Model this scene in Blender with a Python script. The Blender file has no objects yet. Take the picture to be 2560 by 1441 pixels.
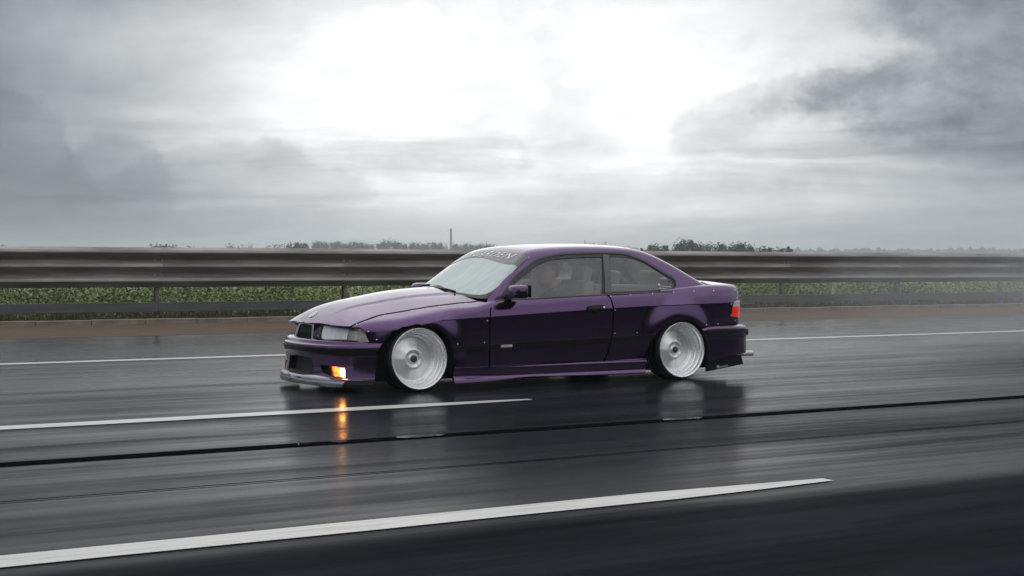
import bpy, bmesh, math, random
import numpy as np
from mathutils import Vector, Matrix
from mathutils.geometry import delaunay_2d_cdt

# ------------------------------------------------------------------ camera
SC = bpy.context.scene
COL = SC.collection
H_CAM = 1.047
F_PX = 50 / 36 * 2560
YAW = math.atan2(6104, F_PX)
PITCH = math.atan(49.5 / F_PX)
cd = bpy.data.cameras.new('camera'); cam = bpy.data.objects.new('camera', cd); COL.objects.link(cam)
cd.lens = 50; cd.sensor_width = 36; cd.clip_start = 0.05; cd.clip_end = 9000
cam.location = (0, 0, H_CAM)
cam.rotation_euler = (math.pi / 2 - PITCH, 0, YAW - math.pi / 2)
SC.camera = cam

# ------------------------------------------------------------------ world
SUN_EL, SUN_AZ = math.radians(34), YAW + math.radians(8)
def mk_world():
    w = bpy.data.worlds.new('World'); SC.world = w; w.use_nodes = True
    nt = w.node_tree; nt.nodes.clear(); N = nt.nodes.new; L = nt.links.new
    def math_(op, a, b=None, c=None, clamp=False):
        n = N('ShaderNodeMath'); n.operation = op; n.use_clamp = clamp
        for i, v in enumerate((a, b, c)):
            if v is None: continue
            if isinstance(v, (int, float)): n.inputs[i].default_value = v
            else: L(v, n.inputs[i])
        return n.outputs[0]
    tc = N('ShaderNodeTexCoord')
    rot = N('ShaderNodeMapping'); rot.vector_type = 'POINT'; rot.inputs['Rotation'].default_value = (0, 0, math.pi / 2 - YAW)
    L(tc.outputs['Generated'], rot.inputs['Vector'])
    sep = N('ShaderNodeSeparateXYZ'); L(rot.outputs[0], sep.inputs[0])
    X, Y, Z = sep.outputs
    Zp = math_('MAXIMUM', Z, 0.0)
    # cloud deck: direction pierced through a flat layer
    den = math_('ADD', Zp, 0.085)
    cx = math_('DIVIDE', X, den); cy = math_('DIVIDE', Y, den)
    cv = N('ShaderNodeCombineXYZ'); L(cx, cv.inputs[0]); L(cy, cv.inputs[1])
    # warp
    def noise(vec, scale, detail, rough, off=(0, 0, 0), sc=(1, 1, 1), dist=0.0):
        m = N('ShaderNodeMapping'); L(vec, m.inputs['Vector']); m.inputs['Location'].default_value = off; m.inputs['Scale'].default_value = sc
        n = N('ShaderNodeTexNoise'); n.inputs['Scale'].default_value = scale; n.inputs['Detail'].default_value = detail
        n.inputs['Roughness'].default_value = rough; n.inputs['Distortion'].default_value = dist
        L(m.outputs[0], n.inputs['Vector']); return n.outputs['Fac']
    def sstep(v, lo, hi, tolo=0.0, tohi=1.0):
        m = N('ShaderNodeMapRange'); m.interpolation_type = 'SMOOTHSTEP'; L(v, m.inputs[0])
        m.inputs[1].default_value = lo; m.inputs[2].default_value = hi; m.inputs[3].default_value = tolo; m.inputs[4].default_value = tohi
        return m.outputs[0]
    dirv = rot.outputs[0]
    n_big = noise(cv.outputs[0], 0.22, 5, 0.55, (3.1, 7.7, 0), (1, 0.8, 1), 0.4)
    n_med = noise(cv.outputs[0], 0.8, 7, 0.6, (11.3, 2.2, 0), (1, 0.8, 1), 0.5)
    n_dir = noise(dirv, 6.0, 7, 0.62, (1.7, 4.4, 2.9), (1, 1, 1.9), 0.35)
    n_soft = noise(dirv, 2.4, 3, 0.5, (5.1, 0.3, 8.0), (1, 1, 2.2), 0.2)
    # az, el of the direction (radians-ish) with warped edges
    az = math_('ARCTAN2', X, Y); el = math_('ARCSINE', Z)
    wob = math_('MULTIPLY', math_('SUBTRACT', n_dir, 0.5), 0.16)
    azw = math_('ADD', az, wob)
    streak = noise(dirv, 3.4, 8, 0.6, (2.2, 6.1, 1.3), (1, 1, 10), 0.3)
    puff = noise(dirv, 8.0, 10, 0.60, (4.0, 1.1, 6.0), (1, 1, 1.6), 0.15)
    puff2 = noise(dirv, 17.0, 8, 0.62, (1.0, 9.1, 2.0), (1, 1, 1.5), 0.1)
    def mul_(a, k, m): return math_('MULTIPLY', a, math_('SUBTRACT', 1.0, math_('MULTIPLY', m, k)))
    def ell(ca, wa, ce, we):
        p = math_('DIVIDE', math_('SUBTRACT', az, ca), wa); q = math_('DIVIDE', math_('SUBTRACT', el, ce), we)
        return math_('SQRT', math_('ADD', math_('MULTIPLY', p, p), math_('MULTIPLY', q, q)))
    rag = math_('ADD', math_('MULTIPLY', math_('SUBTRACT', puff, 0.5), 1.5), math_('MULTIPLY', math_('SUBTRACT', puff2, 0.5), 0.7))
    elw = math_('ADD', el, math_('MULTIPLY', math_('SUBTRACT', n_med, 0.5), 0.035))
    # thin bright part of the overcast in front (the sun stands behind it)
    dx = math_('DIVIDE', math_('SUBTRACT', azw, 0.015), 0.36)
    de = math_('SUBTRACT', elw, 0.135)
    dy = math_('MAXIMUM', math_('DIVIDE', de, 0.115), math_('DIVIDE', math_('MULTIPLY', de, -1.0), 0.23))
    r2 = math_('SQRT', math_('ADD', math_('MULTIPLY', dx, dx), math_('MULTIPLY', dy, dy)))
    glow = sstep(math_('ADD', r2, math_('MULTIPLY', rag, 0.30)), 0.30, 1.10, 1.0, 0.0)
    cie = math_('ADD', 1.0, math_('MULTIPLY', math_('MAXIMUM', Z, 0.0), 2.0))
    lum = math_('ADD', math_('MULTIPLY', cie, 0.40), math_('MULTIPLY', glow, 0.64))
    lum = math_('MULTIPLY', lum, sstep(n_soft, 0.35, 0.65, 0.86, 1.14))
    lum = math_('MULTIPLY', lum, sstep(n_big, 0.40, 0.62, 1.08, 0.86))
    lum = math_('MULTIPLY', lum, sstep(puff, 0.38, 0.62, 0.86, 1.08))
    lum = mul_(lum, 1.0, math_('MULTIPLY', sstep(el, 0.07, 0.14, 1.0, 0.12), sstep(streak, 0.40, 0.58, 0.19, -0.06)))
    lum = math_('MULTIPLY', lum, sstep(puff2, 0.38, 0.62, 0.95, 1.04))
    # heavy cloud at the right with a ragged edge; inside it the light is uneven
    two = math_('MINIMUM', ell(0.405, 0.150, 0.21, 0.150), ell(0.37, 0.17, 0.112, 0.045))
    dark = sstep(math_('ADD', two, math_('MULTIPLY', rag, 0.75)), 0.72, 1.20, 1.0, 0.0)
    lum = mul_(lum, 0.46, math_('MULTIPLY', dark, sstep(puff2, 0.35, 0.65, 1.15, 0.72)))
    # flat dark cloud bases and thin streaks below them
    def base(line, slope, th, a0, a1, k, lum):
        bl = math_('SUBTRACT', math_('SUBTRACT', math_('ADD', el, math_('MULTIPLY', math_('SUBTRACT', streak, 0.5), 0.05)), line), math_('MULTIPLY', az, slope))
        bl = math_('ADD', bl, math_('MULTIPLY', math_('SUBTRACT', puff2, 0.5), 0.02))
        m = math_('MULTIPLY', sstep(azw, a0, a1, 0.0, 1.0), math_('MULTIPLY', sstep(bl, -0.006, 0.003, 0.0, 1.0), sstep(bl, 0.003, th, 1.0, 0.0)))
        return mul_(lum, k, m)
    lum = base(0.084, -0.03, 0.040, 0.00, 0.20, 0.40, lum)
    lum = base(0.056, 0.02, 0.018, 0.04, 0.26, 0.28, lum)
    lum = base(0.040, 0.05, 0.012, -0.10, 0.20, 0.15, lum)
    # heaped clouds low on the left
    for (ca, wa, ce, we, k) in ((-0.33, 0.05, 0.065, 0.055, 0.20), (-0.275, 0.045, 0.060, 0.050, 0.20), (-0.19, 0.10, 0.055, 0.038, 0.14), (-0.08, 0.10, 0.075, 0.032, 0.09), (0.22, 0.13, 0.09, 0.045, 0.14)):
        heap = sstep(math_('ADD', ell(ca, wa, ce, we), math_('MULTIPLY', rag, 1.15)), 0.80, 1.02, 1.0, 0.0)
        heap = math_('MULTIPLY', heap, sstep(el, ce - we, ce + we * 0.3, 0.0, 1.0))
        lum = mul_(lum, k, heap)
    lx = math_('ADD', math_('ABSOLUTE', math_('ADD', azw, 0.42)), math_('MULTIPLY', math_('SUBTRACT', n_soft, 0.5), 0.3))
    left_ = math_('MULTIPLY', sstep(lx, 0.06, 0.33, 1.0, 0.0), sstep(el, 0.25, 0.6, 1.0, 0.0))
    lum = mul_(lum, 0.42, left_)
    # brighter even band over the horizon
    hz = sstep(el, 0.005, 0.055, 1.0, 0.0)
    hl = math_('MULTIPLY', math_('MULTIPLY', math_('ADD', 0.47, math_('MULTIPLY', glow, 0.30)), math_('SUBTRACT', 1.0, math_('MULTIPLY', left_, 0.25))), sstep(streak, 0.42, 0.58, 0.88, 1.06))
    mixh = N('ShaderNodeMix'); mixh.data_type = 'FLOAT'; L(math_('MULTIPLY', hz, 0.85), mixh.inputs[0]); L(lum, mixh.inputs[2]); L(hl, mixh.inputs[3])
    lum = mixh.outputs[0]
    ramp = N('ShaderNodeValToRGB'); cr = ramp.color_ramp
    cr.elements[0].position = 0.15; cr.elements[0].color = (0.74, 0.87, 1.0, 1)
    cr.elements[1].position = 0.75; cr.elements[1].color = (0.965, 0.985, 1.0, 1)
    L(lum, ramp.inputs[0])
    mul = N('ShaderNodeMix'); mul.data_type = 'RGBA'; mul.blend_type = 'MULTIPLY'; mul.inputs[0].default_value = 1
    L(ramp.outputs[0], mul.inputs[6]); cl = N('ShaderNodeCombineColor'); L(lum, cl.inputs[0]); L(lum, cl.inputs[1]); L(lum, cl.inputs[2]); L(cl.outputs[0], mul.inputs[7])
    sky = N('ShaderNodeTexSky'); sky.sky_type = 'NISHITA'; sky.sun_disc = False
    sky.sun_elevation = SUN_EL; sky.sun_rotation = math.pi / 2 - SUN_AZ; sky.air_density = 2; sky.dust_density = 1
    bg1 = N('ShaderNodeBackground'); bg1.inputs['Strength'].default_value = 0.05; L(sky.outputs[0], bg1.inputs[0])
    bg2 = N('ShaderNodeBackground'); bg2.inputs['Strength'].default_value = 1.0; L(mul.outputs[2], bg2.inputs[0])
    mx = N('ShaderNodeMixShader'); mx.inputs[0].default_value = 0.98; L(bg1.outputs[0], mx.inputs[1]); L(bg2.outputs[0], mx.inputs[2])
    out = N('ShaderNodeOutputWorld'); L(mx.outputs[0], out.inputs[0])
mk_world()
ld = bpy.data.lights.new('sun', 'SUN'); ld.energy = 0.5; ld.angle = math.radians(75); ld.color = (1, 0.985, 0.965)
sun = bpy.data.objects.new('sun', ld); COL.objects.link(sun)
sun.rotation_euler = Vector((math.cos(SUN_EL) * math.cos(SUN_AZ), math.cos(SUN_EL) * math.sin(SUN_AZ), math.sin(SUN_EL))).to_track_quat('Z', 'Y').to_euler()
SC.view_settings.view_transform = 'Standard'; SC.view_settings.look = 'None'
SC.view_settings.exposure = 0.0; SC.view_settings.gamma = 1.0; SC.view_settings.use_curve_mapping = False
SC.render.engine = 'CYCLES'
cy = SC.cycles
cy.use_denoising = True
cy.max_bounces = 10; cy.glossy_bounces = 6; cy.transmission_bounces = 8; cy.transparent_max_bounces = 16; cy.volume_bounces = 1
cy.use_adaptive_sampling = True; cy.adaptive_threshold = 0.01; cy.sample_clamp_indirect = 6

# ------------------------------------------------------------------ material helpers
MATS = {}
def principled(name, base, rough=0.5, metal=0.0, **kw):
    m = bpy.data.materials.new(name); m.use_nodes = True
    b = m.node_tree.nodes['Principled BSDF']
    b.inputs['Base Color'].default_value = (*base, 1); b.inputs['Roughness'].default_value = rough; b.inputs['Metallic'].default_value = metal
    for k, v in kw.items(): b.inputs[k.replace('_', ' ')].default_value = v
    MATS[name] = m; return m
def nodes(m):
    nt = m.node_tree; return nt, nt.nodes.new, nt.links.new, nt.nodes['Principled BSDF']
def add_noise(m, scale, lo, hi, target='Roughness', detail=5, vec_scale=(1, 1, 1), rough=0.6):
    nt, N, L, b = nodes(m)
    tc = N('ShaderNodeTexCoord'); mp = N('ShaderNodeMapping'); mp.inputs['Scale'].default_value = vec_scale
    n = N('ShaderNodeTexNoise'); n.inputs['Scale'].default_value = scale; n.inputs['Detail'].default_value = detail; n.inputs['Roughness'].default_value = rough
    L(tc.outputs['Object'], mp.inputs[0]); L(mp.outputs[0], n.inputs['Vector'])
    mr = N('ShaderNodeMapRange'); mr.inputs[1].default_value = 0.3; mr.inputs[2].default_value = 0.7
    L(n.outputs['Fac'], mr.inputs[0])
    if target == 'Base Color':
        mx = N('ShaderNodeMix'); mx.data_type = 'RGBA'; mx.inputs[6].default_value = (*lo, 1); mx.inputs[7].default_value = (*hi, 1)
        L(mr.outputs[0], mx.inputs[0]); L(mx.outputs[2], b.inputs['Base Color'])
    else:
        mr.inputs[3].default_value = lo; mr.inputs[4].default_value = hi; L(mr.outputs[0], b.inputs[target])
    return n

def droplets(m, density_scale=140, strength=0.5, target='Coat Normal', cover=0.55):
    """small rain beads as bump, thicker where the surface faces up"""
    nt, N, L, b = nodes(m)
    tc = N('ShaderNodeTexCoord')
    def layer(scale, thr, seed):
        mp = N('ShaderNodeMapping'); mp.inputs['Location'].default_value = (seed, seed * 2, 0); L(tc.outputs['Object'], mp.inputs[0])
        v = N('ShaderNodeTexVoronoi'); v.inputs['Scale'].default_value = scale; L(mp.outputs[0], v.inputs['Vector'])
        mr = N('ShaderNodeMapRange'); mr.interpolation_type = 'SMOOTHSTEP'; mr.inputs[1].default_value = 0.0; mr.inputs[2].default_value = thr
        mr.inputs[3].default_value = 1; mr.inputs[4].default_value = 0; L(v.outputs['Distance'], mr.inputs[0])
        sc = N('ShaderNodeSeparateColor'); L(v.outputs['Color'], sc.inputs[0])
        g = N('ShaderNodeMath'); g.operation = 'GREATER_THAN'; g.inputs[1].default_value = 1 - cover; L(sc.outputs[0], g.inputs[0])
        mu = N('ShaderNodeMath'); mu.operation = 'MULTIPLY'; L(mr.outputs[0], mu.inputs[0]); L(g.outputs[0], mu.inputs[1]); return mu.outputs[0]
    a = layer(density_scale, 0.42, 0.3); c = layer(density_scale * 0.45, 0.30, 5.1)
    ad = N('ShaderNodeMath'); ad.operation = 'MAXIMUM'; L(a, ad.inputs[0]); L(c, ad.inputs[1])
    geo = N('ShaderNodeNewGeometry'); sp = N('ShaderNodeSeparateXYZ'); L(geo.outputs['Normal'], sp.inputs[0])
    up = N('ShaderNodeMapRange'); up.inputs[1].default_value = 0.35; up.inputs[2].default_value = 0.9; up.inputs[3].default_value = 0.06; up.inputs[4].default_value = 1.0
    L(sp.outputs[2], up.inputs[0])
    mu = N('ShaderNodeMath'); mu.operation = 'MULTIPLY'; L(ad.outputs[0], mu.inputs[0]); L(up.outputs[0], mu.inputs[1])
    bp = N('ShaderNodeBump'); bp.inputs['Strength'].default_value = strength; bp.inputs['Distance'].default_value = 0.0015; L(mu.outputs[0], bp.inputs['Height'])
    L(bp.outputs[0], b.inputs[target])

PAINT = principled('purple_paint', (0.090, 0.038, 0.126), 0.15, 1.0, Coat_Weight=1.0, Coat_Roughness=0.045, Coat_IOR=1.5)
def paint_flakes():
    nt, N, L, b = nodes(PAINT)
    tc = N('ShaderNodeTexCoord')
    v = N('ShaderNodeTexNoise'); v.inputs['Scale'].default_value = 900; v.inputs['Detail'].default_value = 1; L(tc.outputs['Object'], v.inputs['Vector'])
    bp = N('ShaderNodeBump'); bp.inputs['Strength'].default_value = 0.12; bp.inputs['Distance'].default_value = 0.0006; L(v.outputs['Fac'], bp.inputs['Height'])
    L(bp.outputs[0], b.inputs['Normal'])
    # road film: thin grime that grows towards the sills
    n = N('ShaderNodeTexNoise'); n.inputs['Scale'].default_value = 3.0; n.inputs['Detail'].default_value = 6; mp = N('ShaderNodeMapping'); mp.inputs['Scale'].default_value = (0.6, 1, 2.5)
    L(tc.outputs['Object'], mp.inputs[0]); L(mp.outputs[0], n.inputs['Vector'])
    mr = N('ShaderNodeMapRange'); mr.inputs[1].default_value = 0.35; mr.inputs[2].default_value = 0.75; mr.inputs[3].default_value = 0.03; mr.inputs[4].default_value = 0.11
    L(n.outputs['Fac'], mr.inputs[0]); L(mr.outputs[0], b.inputs['Coat Roughness'])
paint_flakes(); droplets(PAINT, 105, 1.0)
BLACK = principled('black_plastic', (0.006, 0.006, 0.007), 0.42, 0.0, Specular_IOR_Level=0.3); add_noise(BLACK, 60, 0.32, 0.5)
RUBBER = principled('tyre_rubber', (0.006, 0.006, 0.0065), 0.5, 0.0, Specular_IOR_Level=0.3); add_noise(RUBBER, 25, 0.3, 0.6)
DARK = principled('dark_underside', (0.006, 0.006, 0.007), 0.8); add_noise(DARK, 12, 0.65, 0.95)
TRIM = principled('window_rubber', (0.010, 0.011, 0.013), 0.35); add_noise(TRIM, 40, 0.28, 0.42)
PILLAR = principled('pillar_trim', (0.05, 0.045, 0.06), 0.3, 0.0, Coat_Weight=0.5, Coat_Roughness=0.15); add_noise(PILLAR, 8, 0.25, 0.4)
STEEL = principled('polished_alloy', (0.93, 0.93, 0.94), 0.24, 0.72); add_noise(STEEL, 14, 0.22, 0.32)
BRUSH = principled('brushed_alloy', (0.90, 0.91, 0.92), 0.34, 0.72); add_noise(BRUSH, 10, 0.32, 0.42)
CHROME = principled('chrome_scuffed', (0.36, 0.37, 0.39), 0.25, 1.0); add_noise(CHROME, 9, 0.12, 0.55, detail=8)
WHITE = principled('white_vinyl', (0.75, 0.76, 0.76), 0.4); add_noise(WHITE, 50, 0.35, 0.5)
GREYV = principled('pale_vinyl', (0.62, 0.68, 0.70), 0.2, 0.0, Coat_Weight=0.5); add_noise(GREYV, 50, 0.3, 0.45)
BANNER = principled('grey_banner_vinyl', (0.10, 0.095, 0.11), 0.25, 0.0, Coat_Weight=0.4); add_noise(BANNER, 20, 0.2, 0.32)
SEATM = principled('grey_seat_cloth', (0.3, 0.26, 0.28), 0.8); add_noise(SEATM, 60, (0.30, 0.26, 0.28), (0.38, 0.33, 0.36), 'Base Color')
DASH = principled('dashboard_plastic', (0.05, 0.05, 0.055), 0.6); add_noise(DASH, 50, 0.5, 0.7)
GRILL = principled('grille_mesh_black', (0.008, 0.008, 0.009), 0.5); add_noise(GRILL, 90, 0.4, 0.6)
def glass_mat(name, fog, fogcol, tint, rough=0.02, streak=False, ior=1.5, through=0.4):
    m = bpy.data.materials.new(name); m.use_nodes = True; nt = m.node_tree; nt.nodes.clear(); N = nt.nodes.new; L = nt.links.new
    tr = N('ShaderNodeBsdfTransparent'); tr.inputs[0].default_value = (*tint, 1)
    df = N('ShaderNodeBsdfDiffuse'); df.inputs[0].default_value = (*fogcol, 1)
    gl = N('ShaderNodeBsdfGlossy'); gl.inputs['Roughness'].default_value = rough
    fr = N('ShaderNodeFresnel'); fr.inputs[0].default_value = ior
    tc = N('ShaderNodeTexCoord'); n = N('ShaderNodeTexNoise'); n.inputs['Scale'].default_value = 5.0; n.inputs['Detail'].default_value = 6
    mp = N('ShaderNodeMapping'); mp.inputs['Scale'].default_value = (0.8, 5.0, 0.8) if streak else (1.2, 1, 1.2)
    L(tc.outputs['Object'], mp.inputs[0]); L(mp.outputs[0], n.inputs['Vector'])
    mr = N('ShaderNodeMapRange'); mr.inputs[1].default_value = 0.32; mr.inputs[2].default_value = 0.68
    mr.inputs[3].default_value = fog * 0.90; mr.inputs[4].default_value = min(0.97, fog * 1.10); L(n.outputs['Fac'], mr.inputs[0])
    tl = N('ShaderNodeBsdfTranslucent'); tl.inputs[0].default_value = (*fogcol, 1); md = N('ShaderNodeMixShader'); md.inputs[0].default_value = through; L(df.outputs[0], md.inputs[1]); L(tl.outputs[0], md.inputs[2])
    m1 = N('ShaderNodeMixShader'); L(mr.outputs[0], m1.inputs[0]); L(tr.outputs[0], m1.inputs[1]); L(md.outputs[0], m1.inputs[2])
    m2 = N('ShaderNodeMixShader'); L(fr.outputs[0], m2.inputs[0]); L(m1.outputs[0], m2.inputs[1]); L(gl.outputs[0], m2.inputs[2])
    # rain beads
    v = N('ShaderNodeTexVoronoi'); v.inputs['Scale'].default_value = 110; L(tc.outputs['Object'], v.inputs['Vector'])
    r = N('ShaderNodeMapRange'); r.inputs[1].default_value = 0; r.inputs[2].default_value = 0.35; r.inputs[3].default_value = 1; r.inputs[4].default_value = 0; L(v.outputs['Distance'], r.inputs[0])
    b = N('ShaderNodeBump'); b.inputs['Strength'].default_value = 0.25; b.inputs['Distance'].default_value = 0.001; L(r.outputs[0], b.inputs['Height'])
    L(b.outputs[0], gl.inputs['Normal']); L(b.outputs[0], fr.inputs['Normal'])
    o = N('ShaderNodeOutputMaterial'); L(m2.outputs[0], o.inputs[0]); MATS[name] = m; return m
GLASS_WS = glass_mat('fogged_sheen_windscreen_glass', 0.70, (0.80, 0.92, 0.92), (0.62, 0.74, 0.72), 0.05, True, through=0.15)  # pale teal fog colour also paints in the screen's bright sky reflection
GLASS_SIDE = glass_mat('misted_side_glass', 0.17, (0.95, 1.0, 1.0), (0.97, 0.99, 0.98), 0.04)
def emis(name, col, st, base=(0.5, 0.2, 0.02)):
    m = principled(name, base, 0.15); b = m.node_tree.nodes['Principled BSDF']
    b.inputs['Emission Color'].default_value = (*col, 1); b.inputs['Emission Strength'].default_value = st
    nt, N, L, b = nodes(m)
    tc = N('ShaderNodeTexCoord'); n = N('ShaderNodeTexNoise'); n.inputs['Scale'].default_value = 45; n.inputs['Detail'].default_value = 3; L(tc.outputs['Object'], n.inputs['Vector'])
    mr = N('ShaderNodeMapRange'); mr.inputs[1].default_value = 0.3; mr.inputs[2].default_value = 0.7; mr.inputs[3].default_value = st * 0.12; mr.inputs[4].default_value = st * 1.9
    L(n.outputs['Fac'], mr.inputs[0]); L(mr.outputs[0], b.inputs['Emission Strength']); return m
AMBER_ON = emis('lit_amber_lens', (1.0, 0.27, 0.03), 1.9)
AMBER_HOT = emis('lit_bulb', (1.0, 0.40, 0.09), 55.0)
LENS = principled('headlight_glass', (0.72, 0.76, 0.78), 0.08, 0.0, Coat_Weight=1.0, Coat_Roughness=0.03); add_noise(LENS, 9, (0.66, 0.70, 0.73), (0.92, 0.95, 0.97), 'Base Color', vec_scale=(1, 3, 1))
INDL = principled('clear_corner_lens', (0.4, 0.38, 0.36), 0.08, 0.0, Coat_Weight=1.0, Coat_Roughness=0.03); add_noise(INDL, 16, (0.13, 0.12, 0.12), (0.58, 0.52, 0.47), 'Base Color', detail=3)
TAILR = principled('red_tail_lens', (0.72, 0.015, 0.012), 0.12, 0.0, Coat_Weight=1.0); add_noise(TAILR, 40, 0.08, 0.2)
TAILR.node_tree.nodes['Principled BSDF'].inputs['Emission Color'].default_value = (1, 0.03, 0.02, 1); TAILR.node_tree.nodes['Principled BSDF'].inputs['Emission Strength'].default_value = 0.35
TAILW = principled('white_tail_lens', (0.72, 0.76, 0.8), 0.12, 0.0, Coat_Weight=1.0); add_noise(TAILW, 40, 0.08, 0.2)
BLUE = principled('pale_blue_enamel', (0.35, 0.5, 0.7), 0.2); add_noise(BLUE, 40, 0.15, 0.3)

# ------------------------------------------------------------------ object helpers
def link(o, parent=None):
    COL.objects.link(o)
    if parent is not None: o.parent = parent
    return o
def tag(o, label=None, cat=None, group=None, kind=None):
    if label: o['label'] = label
    if cat: o['category'] = cat
    if group: o['group'] = group
    if kind: o['kind'] = kind
    return o
def empty(name, loc, rz=0.0):
    o = bpy.data.objects.new(name, None); o.location = loc; o.rotation_euler = (0, 0, rz); o.empty_display_size = 0.3; COL.objects.link(o); return o
def mesh_from(name, V, F, mat, parent=None, normals=None, smooth=True):
    me = bpy.data.meshes.new(name); me.from_pydata([tuple(map(float, v)) for v in V], [], [tuple(map(int, f)) for f in F])
    me.materials.append(mat); me.validate()
    me.polygons.foreach_set('use_smooth', [smooth] * len(me.polygons))
    if normals is not None and len(me.vertices) == len(normals):
        me.normals_split_custom_set_from_vertices([tuple(map(float, n)) for n in normals])
    o = bpy.data.objects.new(name, me); return link(o, parent)
def from_bm(name, bm, mat, parent=None, smooth=False):
    me = bpy.data.meshes.new(name); bm.to_mesh(me); bm.free(); me.materials.append(mat)
    me.polygons.foreach_set('use_smooth', [smooth] * len(me.polygons))
    return link(bpy.data.objects.new(name, me), parent)

# ------------------------------------------------------------------ projection used to read the traced outlines (survey of the car's lines)
CF = np.array([math.cos(YAW) * math.cos(PITCH), math.sin(YAW) * math.cos(PITCH), -math.sin(PITCH)])
CR = np.array([math.sin(YAW), -math.cos(YAW), 0.0]); CU = np.cross(CR, CF); CP = np.array([0, 0, H_CAM])
FX, YC = 4.61, 11.62                     # car: world x of its front end, world y of its centre line
ORG = np.array([FX + 2.1, YC, 0.0])
def world(S):                             # (s, w, z) car coordinates -> world
    S = np.asarray(S, float); return np.stack([FX + S[..., 0], YC - S[..., 1], S[..., 2]], -1)
def proj(P):
    d = P - CP; z = d @ CF; return np.stack([1280 + F_PX * (d @ CR) / z, 720.5 - F_PX * (d @ CU) / z], -1)

def cspline(xs, ys):
    xs = np.array(xs, float); ys = np.array(ys, float); n = len(xs); h = np.diff(xs)
    A = np.zeros((n, n)); r = np.zeros(n); A[0, 0] = A[-1, -1] = 1
    for i in range(1, n - 1):
        A[i, i - 1] = h[i - 1]; A[i, i] = 2 * (h[i - 1] + h[i]); A[i, i + 1] = h[i]
        r[i] = 6 * ((ys[i + 1] - ys[i]) / h[i] - (ys[i] - ys[i - 1]) / h[i - 1])
    M = np.linalg.solve(A, r)
    def f(x):
        x = np.asarray(x, float); xc = np.clip(x, xs[0], xs[-1]); i = np.clip(np.searchsorted(xs, xc) - 1, 0, n - 2)
        a = xs[i + 1] - xc; b = xc - xs[i]; hi = h[i]
        return M[i] * a**3 / (6 * hi) + M[i + 1] * b**3 / (6 * hi) + (ys[i] / hi - M[i] * hi / 6) * a + (ys[i + 1] / hi - M[i + 1] * hi / 6) * b
    return f
def pchip(xs, ys):
    xs = np.array(xs, float); ys = np.array(ys, float); h = np.diff(xs); d = np.diff(ys) / h; m = np.zeros(len(xs))
    for i in range(1, len(xs) - 1):
        if d[i - 1] * d[i] > 0:
            w1 = 2 * h[i] + h[i - 1]; w2 = h[i] + 2 * h[i - 1]; m[i] = (w1 + w2) / (w1 / d[i - 1] + w2 / d[i])
    m[0], m[-1] = d[0], d[-1]
    def f(x):
        x = np.clip(np.asarray(x, float), xs[0], xs[-1]); i = np.clip(np.searchsorted(xs, x) - 1, 0, len(xs) - 2)
        t = (x - xs[i]) / h[i]
        return (2*t**3 - 3*t**2 + 1) * ys[i] + (t**3 - 2*t**2 + t) * h[i] * m[i] + (-2*t**3 + 3*t**2) * ys[i+1] + (t**3 - t**2) * h[i] * m[i+1]
    return f
def sm(x, a, b):
    t = np.clip((np.asarray(x, float) - a) / (b - a), 0, 1); return t * t * (3 - 2 * t)

# ------------------------------------------------------------------ body surfaces (car coordinates)
W0 = cspline([0.05, 0.2, 0.35, 0.55, 0.85, 1.2, 1.6, 2.2, 2.8, 3.3, 3.7, 4.0, 4.15, 4.25, 4.31, 4.35, 4.38],
             [0.68, 0.752, 0.792, 0.828, 0.850, 0.858, 0.862, 0.864, 0.864, 0.862, 0.855, 0.838, 0.818, 0.785, 0.735, 0.66, 0.55])
zcr = cspline([0.0, 0.94, 1.45, 2.44, 2.72, 3.68, 4.4], [0.575, 0.605, 0.626, 0.670, 0.682, 0.709, 0.718])
def flare(s, z, s0, amp, z0=0.285):
    r = np.sqrt((s - s0)**2 + (np.maximum(z, 0.2) - z0)**2)
    t = np.clip(1 - (r - 0.27) / 0.27, 0, 1)
    return amp * t**3 * (10 - 15 * t + 6 * t * t) * sm(z, 0.05, 0.3)
def Wside(s, z):
    d = z - zcr(s); fade = sm(s, 0.85, 1.15)
    up = -(0.20 * d + 1.1 * d * d); dd = np.maximum(-d, 0)
    dn = -(0.005 * sm(dd, 0, 0.007) * fade + 0.035 * dd + 0.13 * dd * dd)
    w = W0(s) + np.where(d > 0, up, dn)
    w = w - 0.018 * np.exp(-((d - 0.03) / 0.05)**2) * (1 - fade) * 0
    return w + flare(s, z, 0.75, 0.044) + flare(s, z, 3.47, 0.040)
ZC = cspline([0.05, 0.10, 0.2, 0.35, 0.6, 0.85, 1.1, 1.3, 1.6, 2.7, 3.4, 3.8, 4.1, 4.25, 4.33, 4.38],
             [0.575, 0.622, 0.685, 0.737, 0.788, 0.832, 0.858, 0.872, 0.886, 0.896, 0.912, 0.934, 0.936, 0.927, 0.908, 0.88])
CC = pchip([0.0, 1.3, 1.55, 2.7, 4.0, 4.4], [0.262, 0.262, 0.195, 0.125, 0.085, 0.085])
def Ht(s, w):
    aw = np.abs(w); wr = 0.30 + 0.11 * np.clip(s, 0, 1.3)
    ridge = 0.011 * (1 - sm(aw, wr - 0.024, wr + 0.024)) * sm(s, 0.12, 0.4) * (1 - sm(s, 1.2, 1.45))
    return ZC(s) - CC(s) * w * w / (1 + 0.25 * w**4) + ridge - 0.004
L1, L2, L3 = 0.72, 0.11, 0.75
BCR = 0.54
CROWS = (BCR - 0.030, BCR - 0.014, BCR - 0.0075, BCR - 0.005, BCR - 0.0025, BCR - 0.0005, BCR + 0.0005, BCR + 0.006)
RB_ = pchip([0.0, 0.3, 0.9, 1.4, 3.8, 4.2, 4.4], [0.07, 0.075, 0.075, 0.035, 0.04, 0.055, 0.045])
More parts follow.
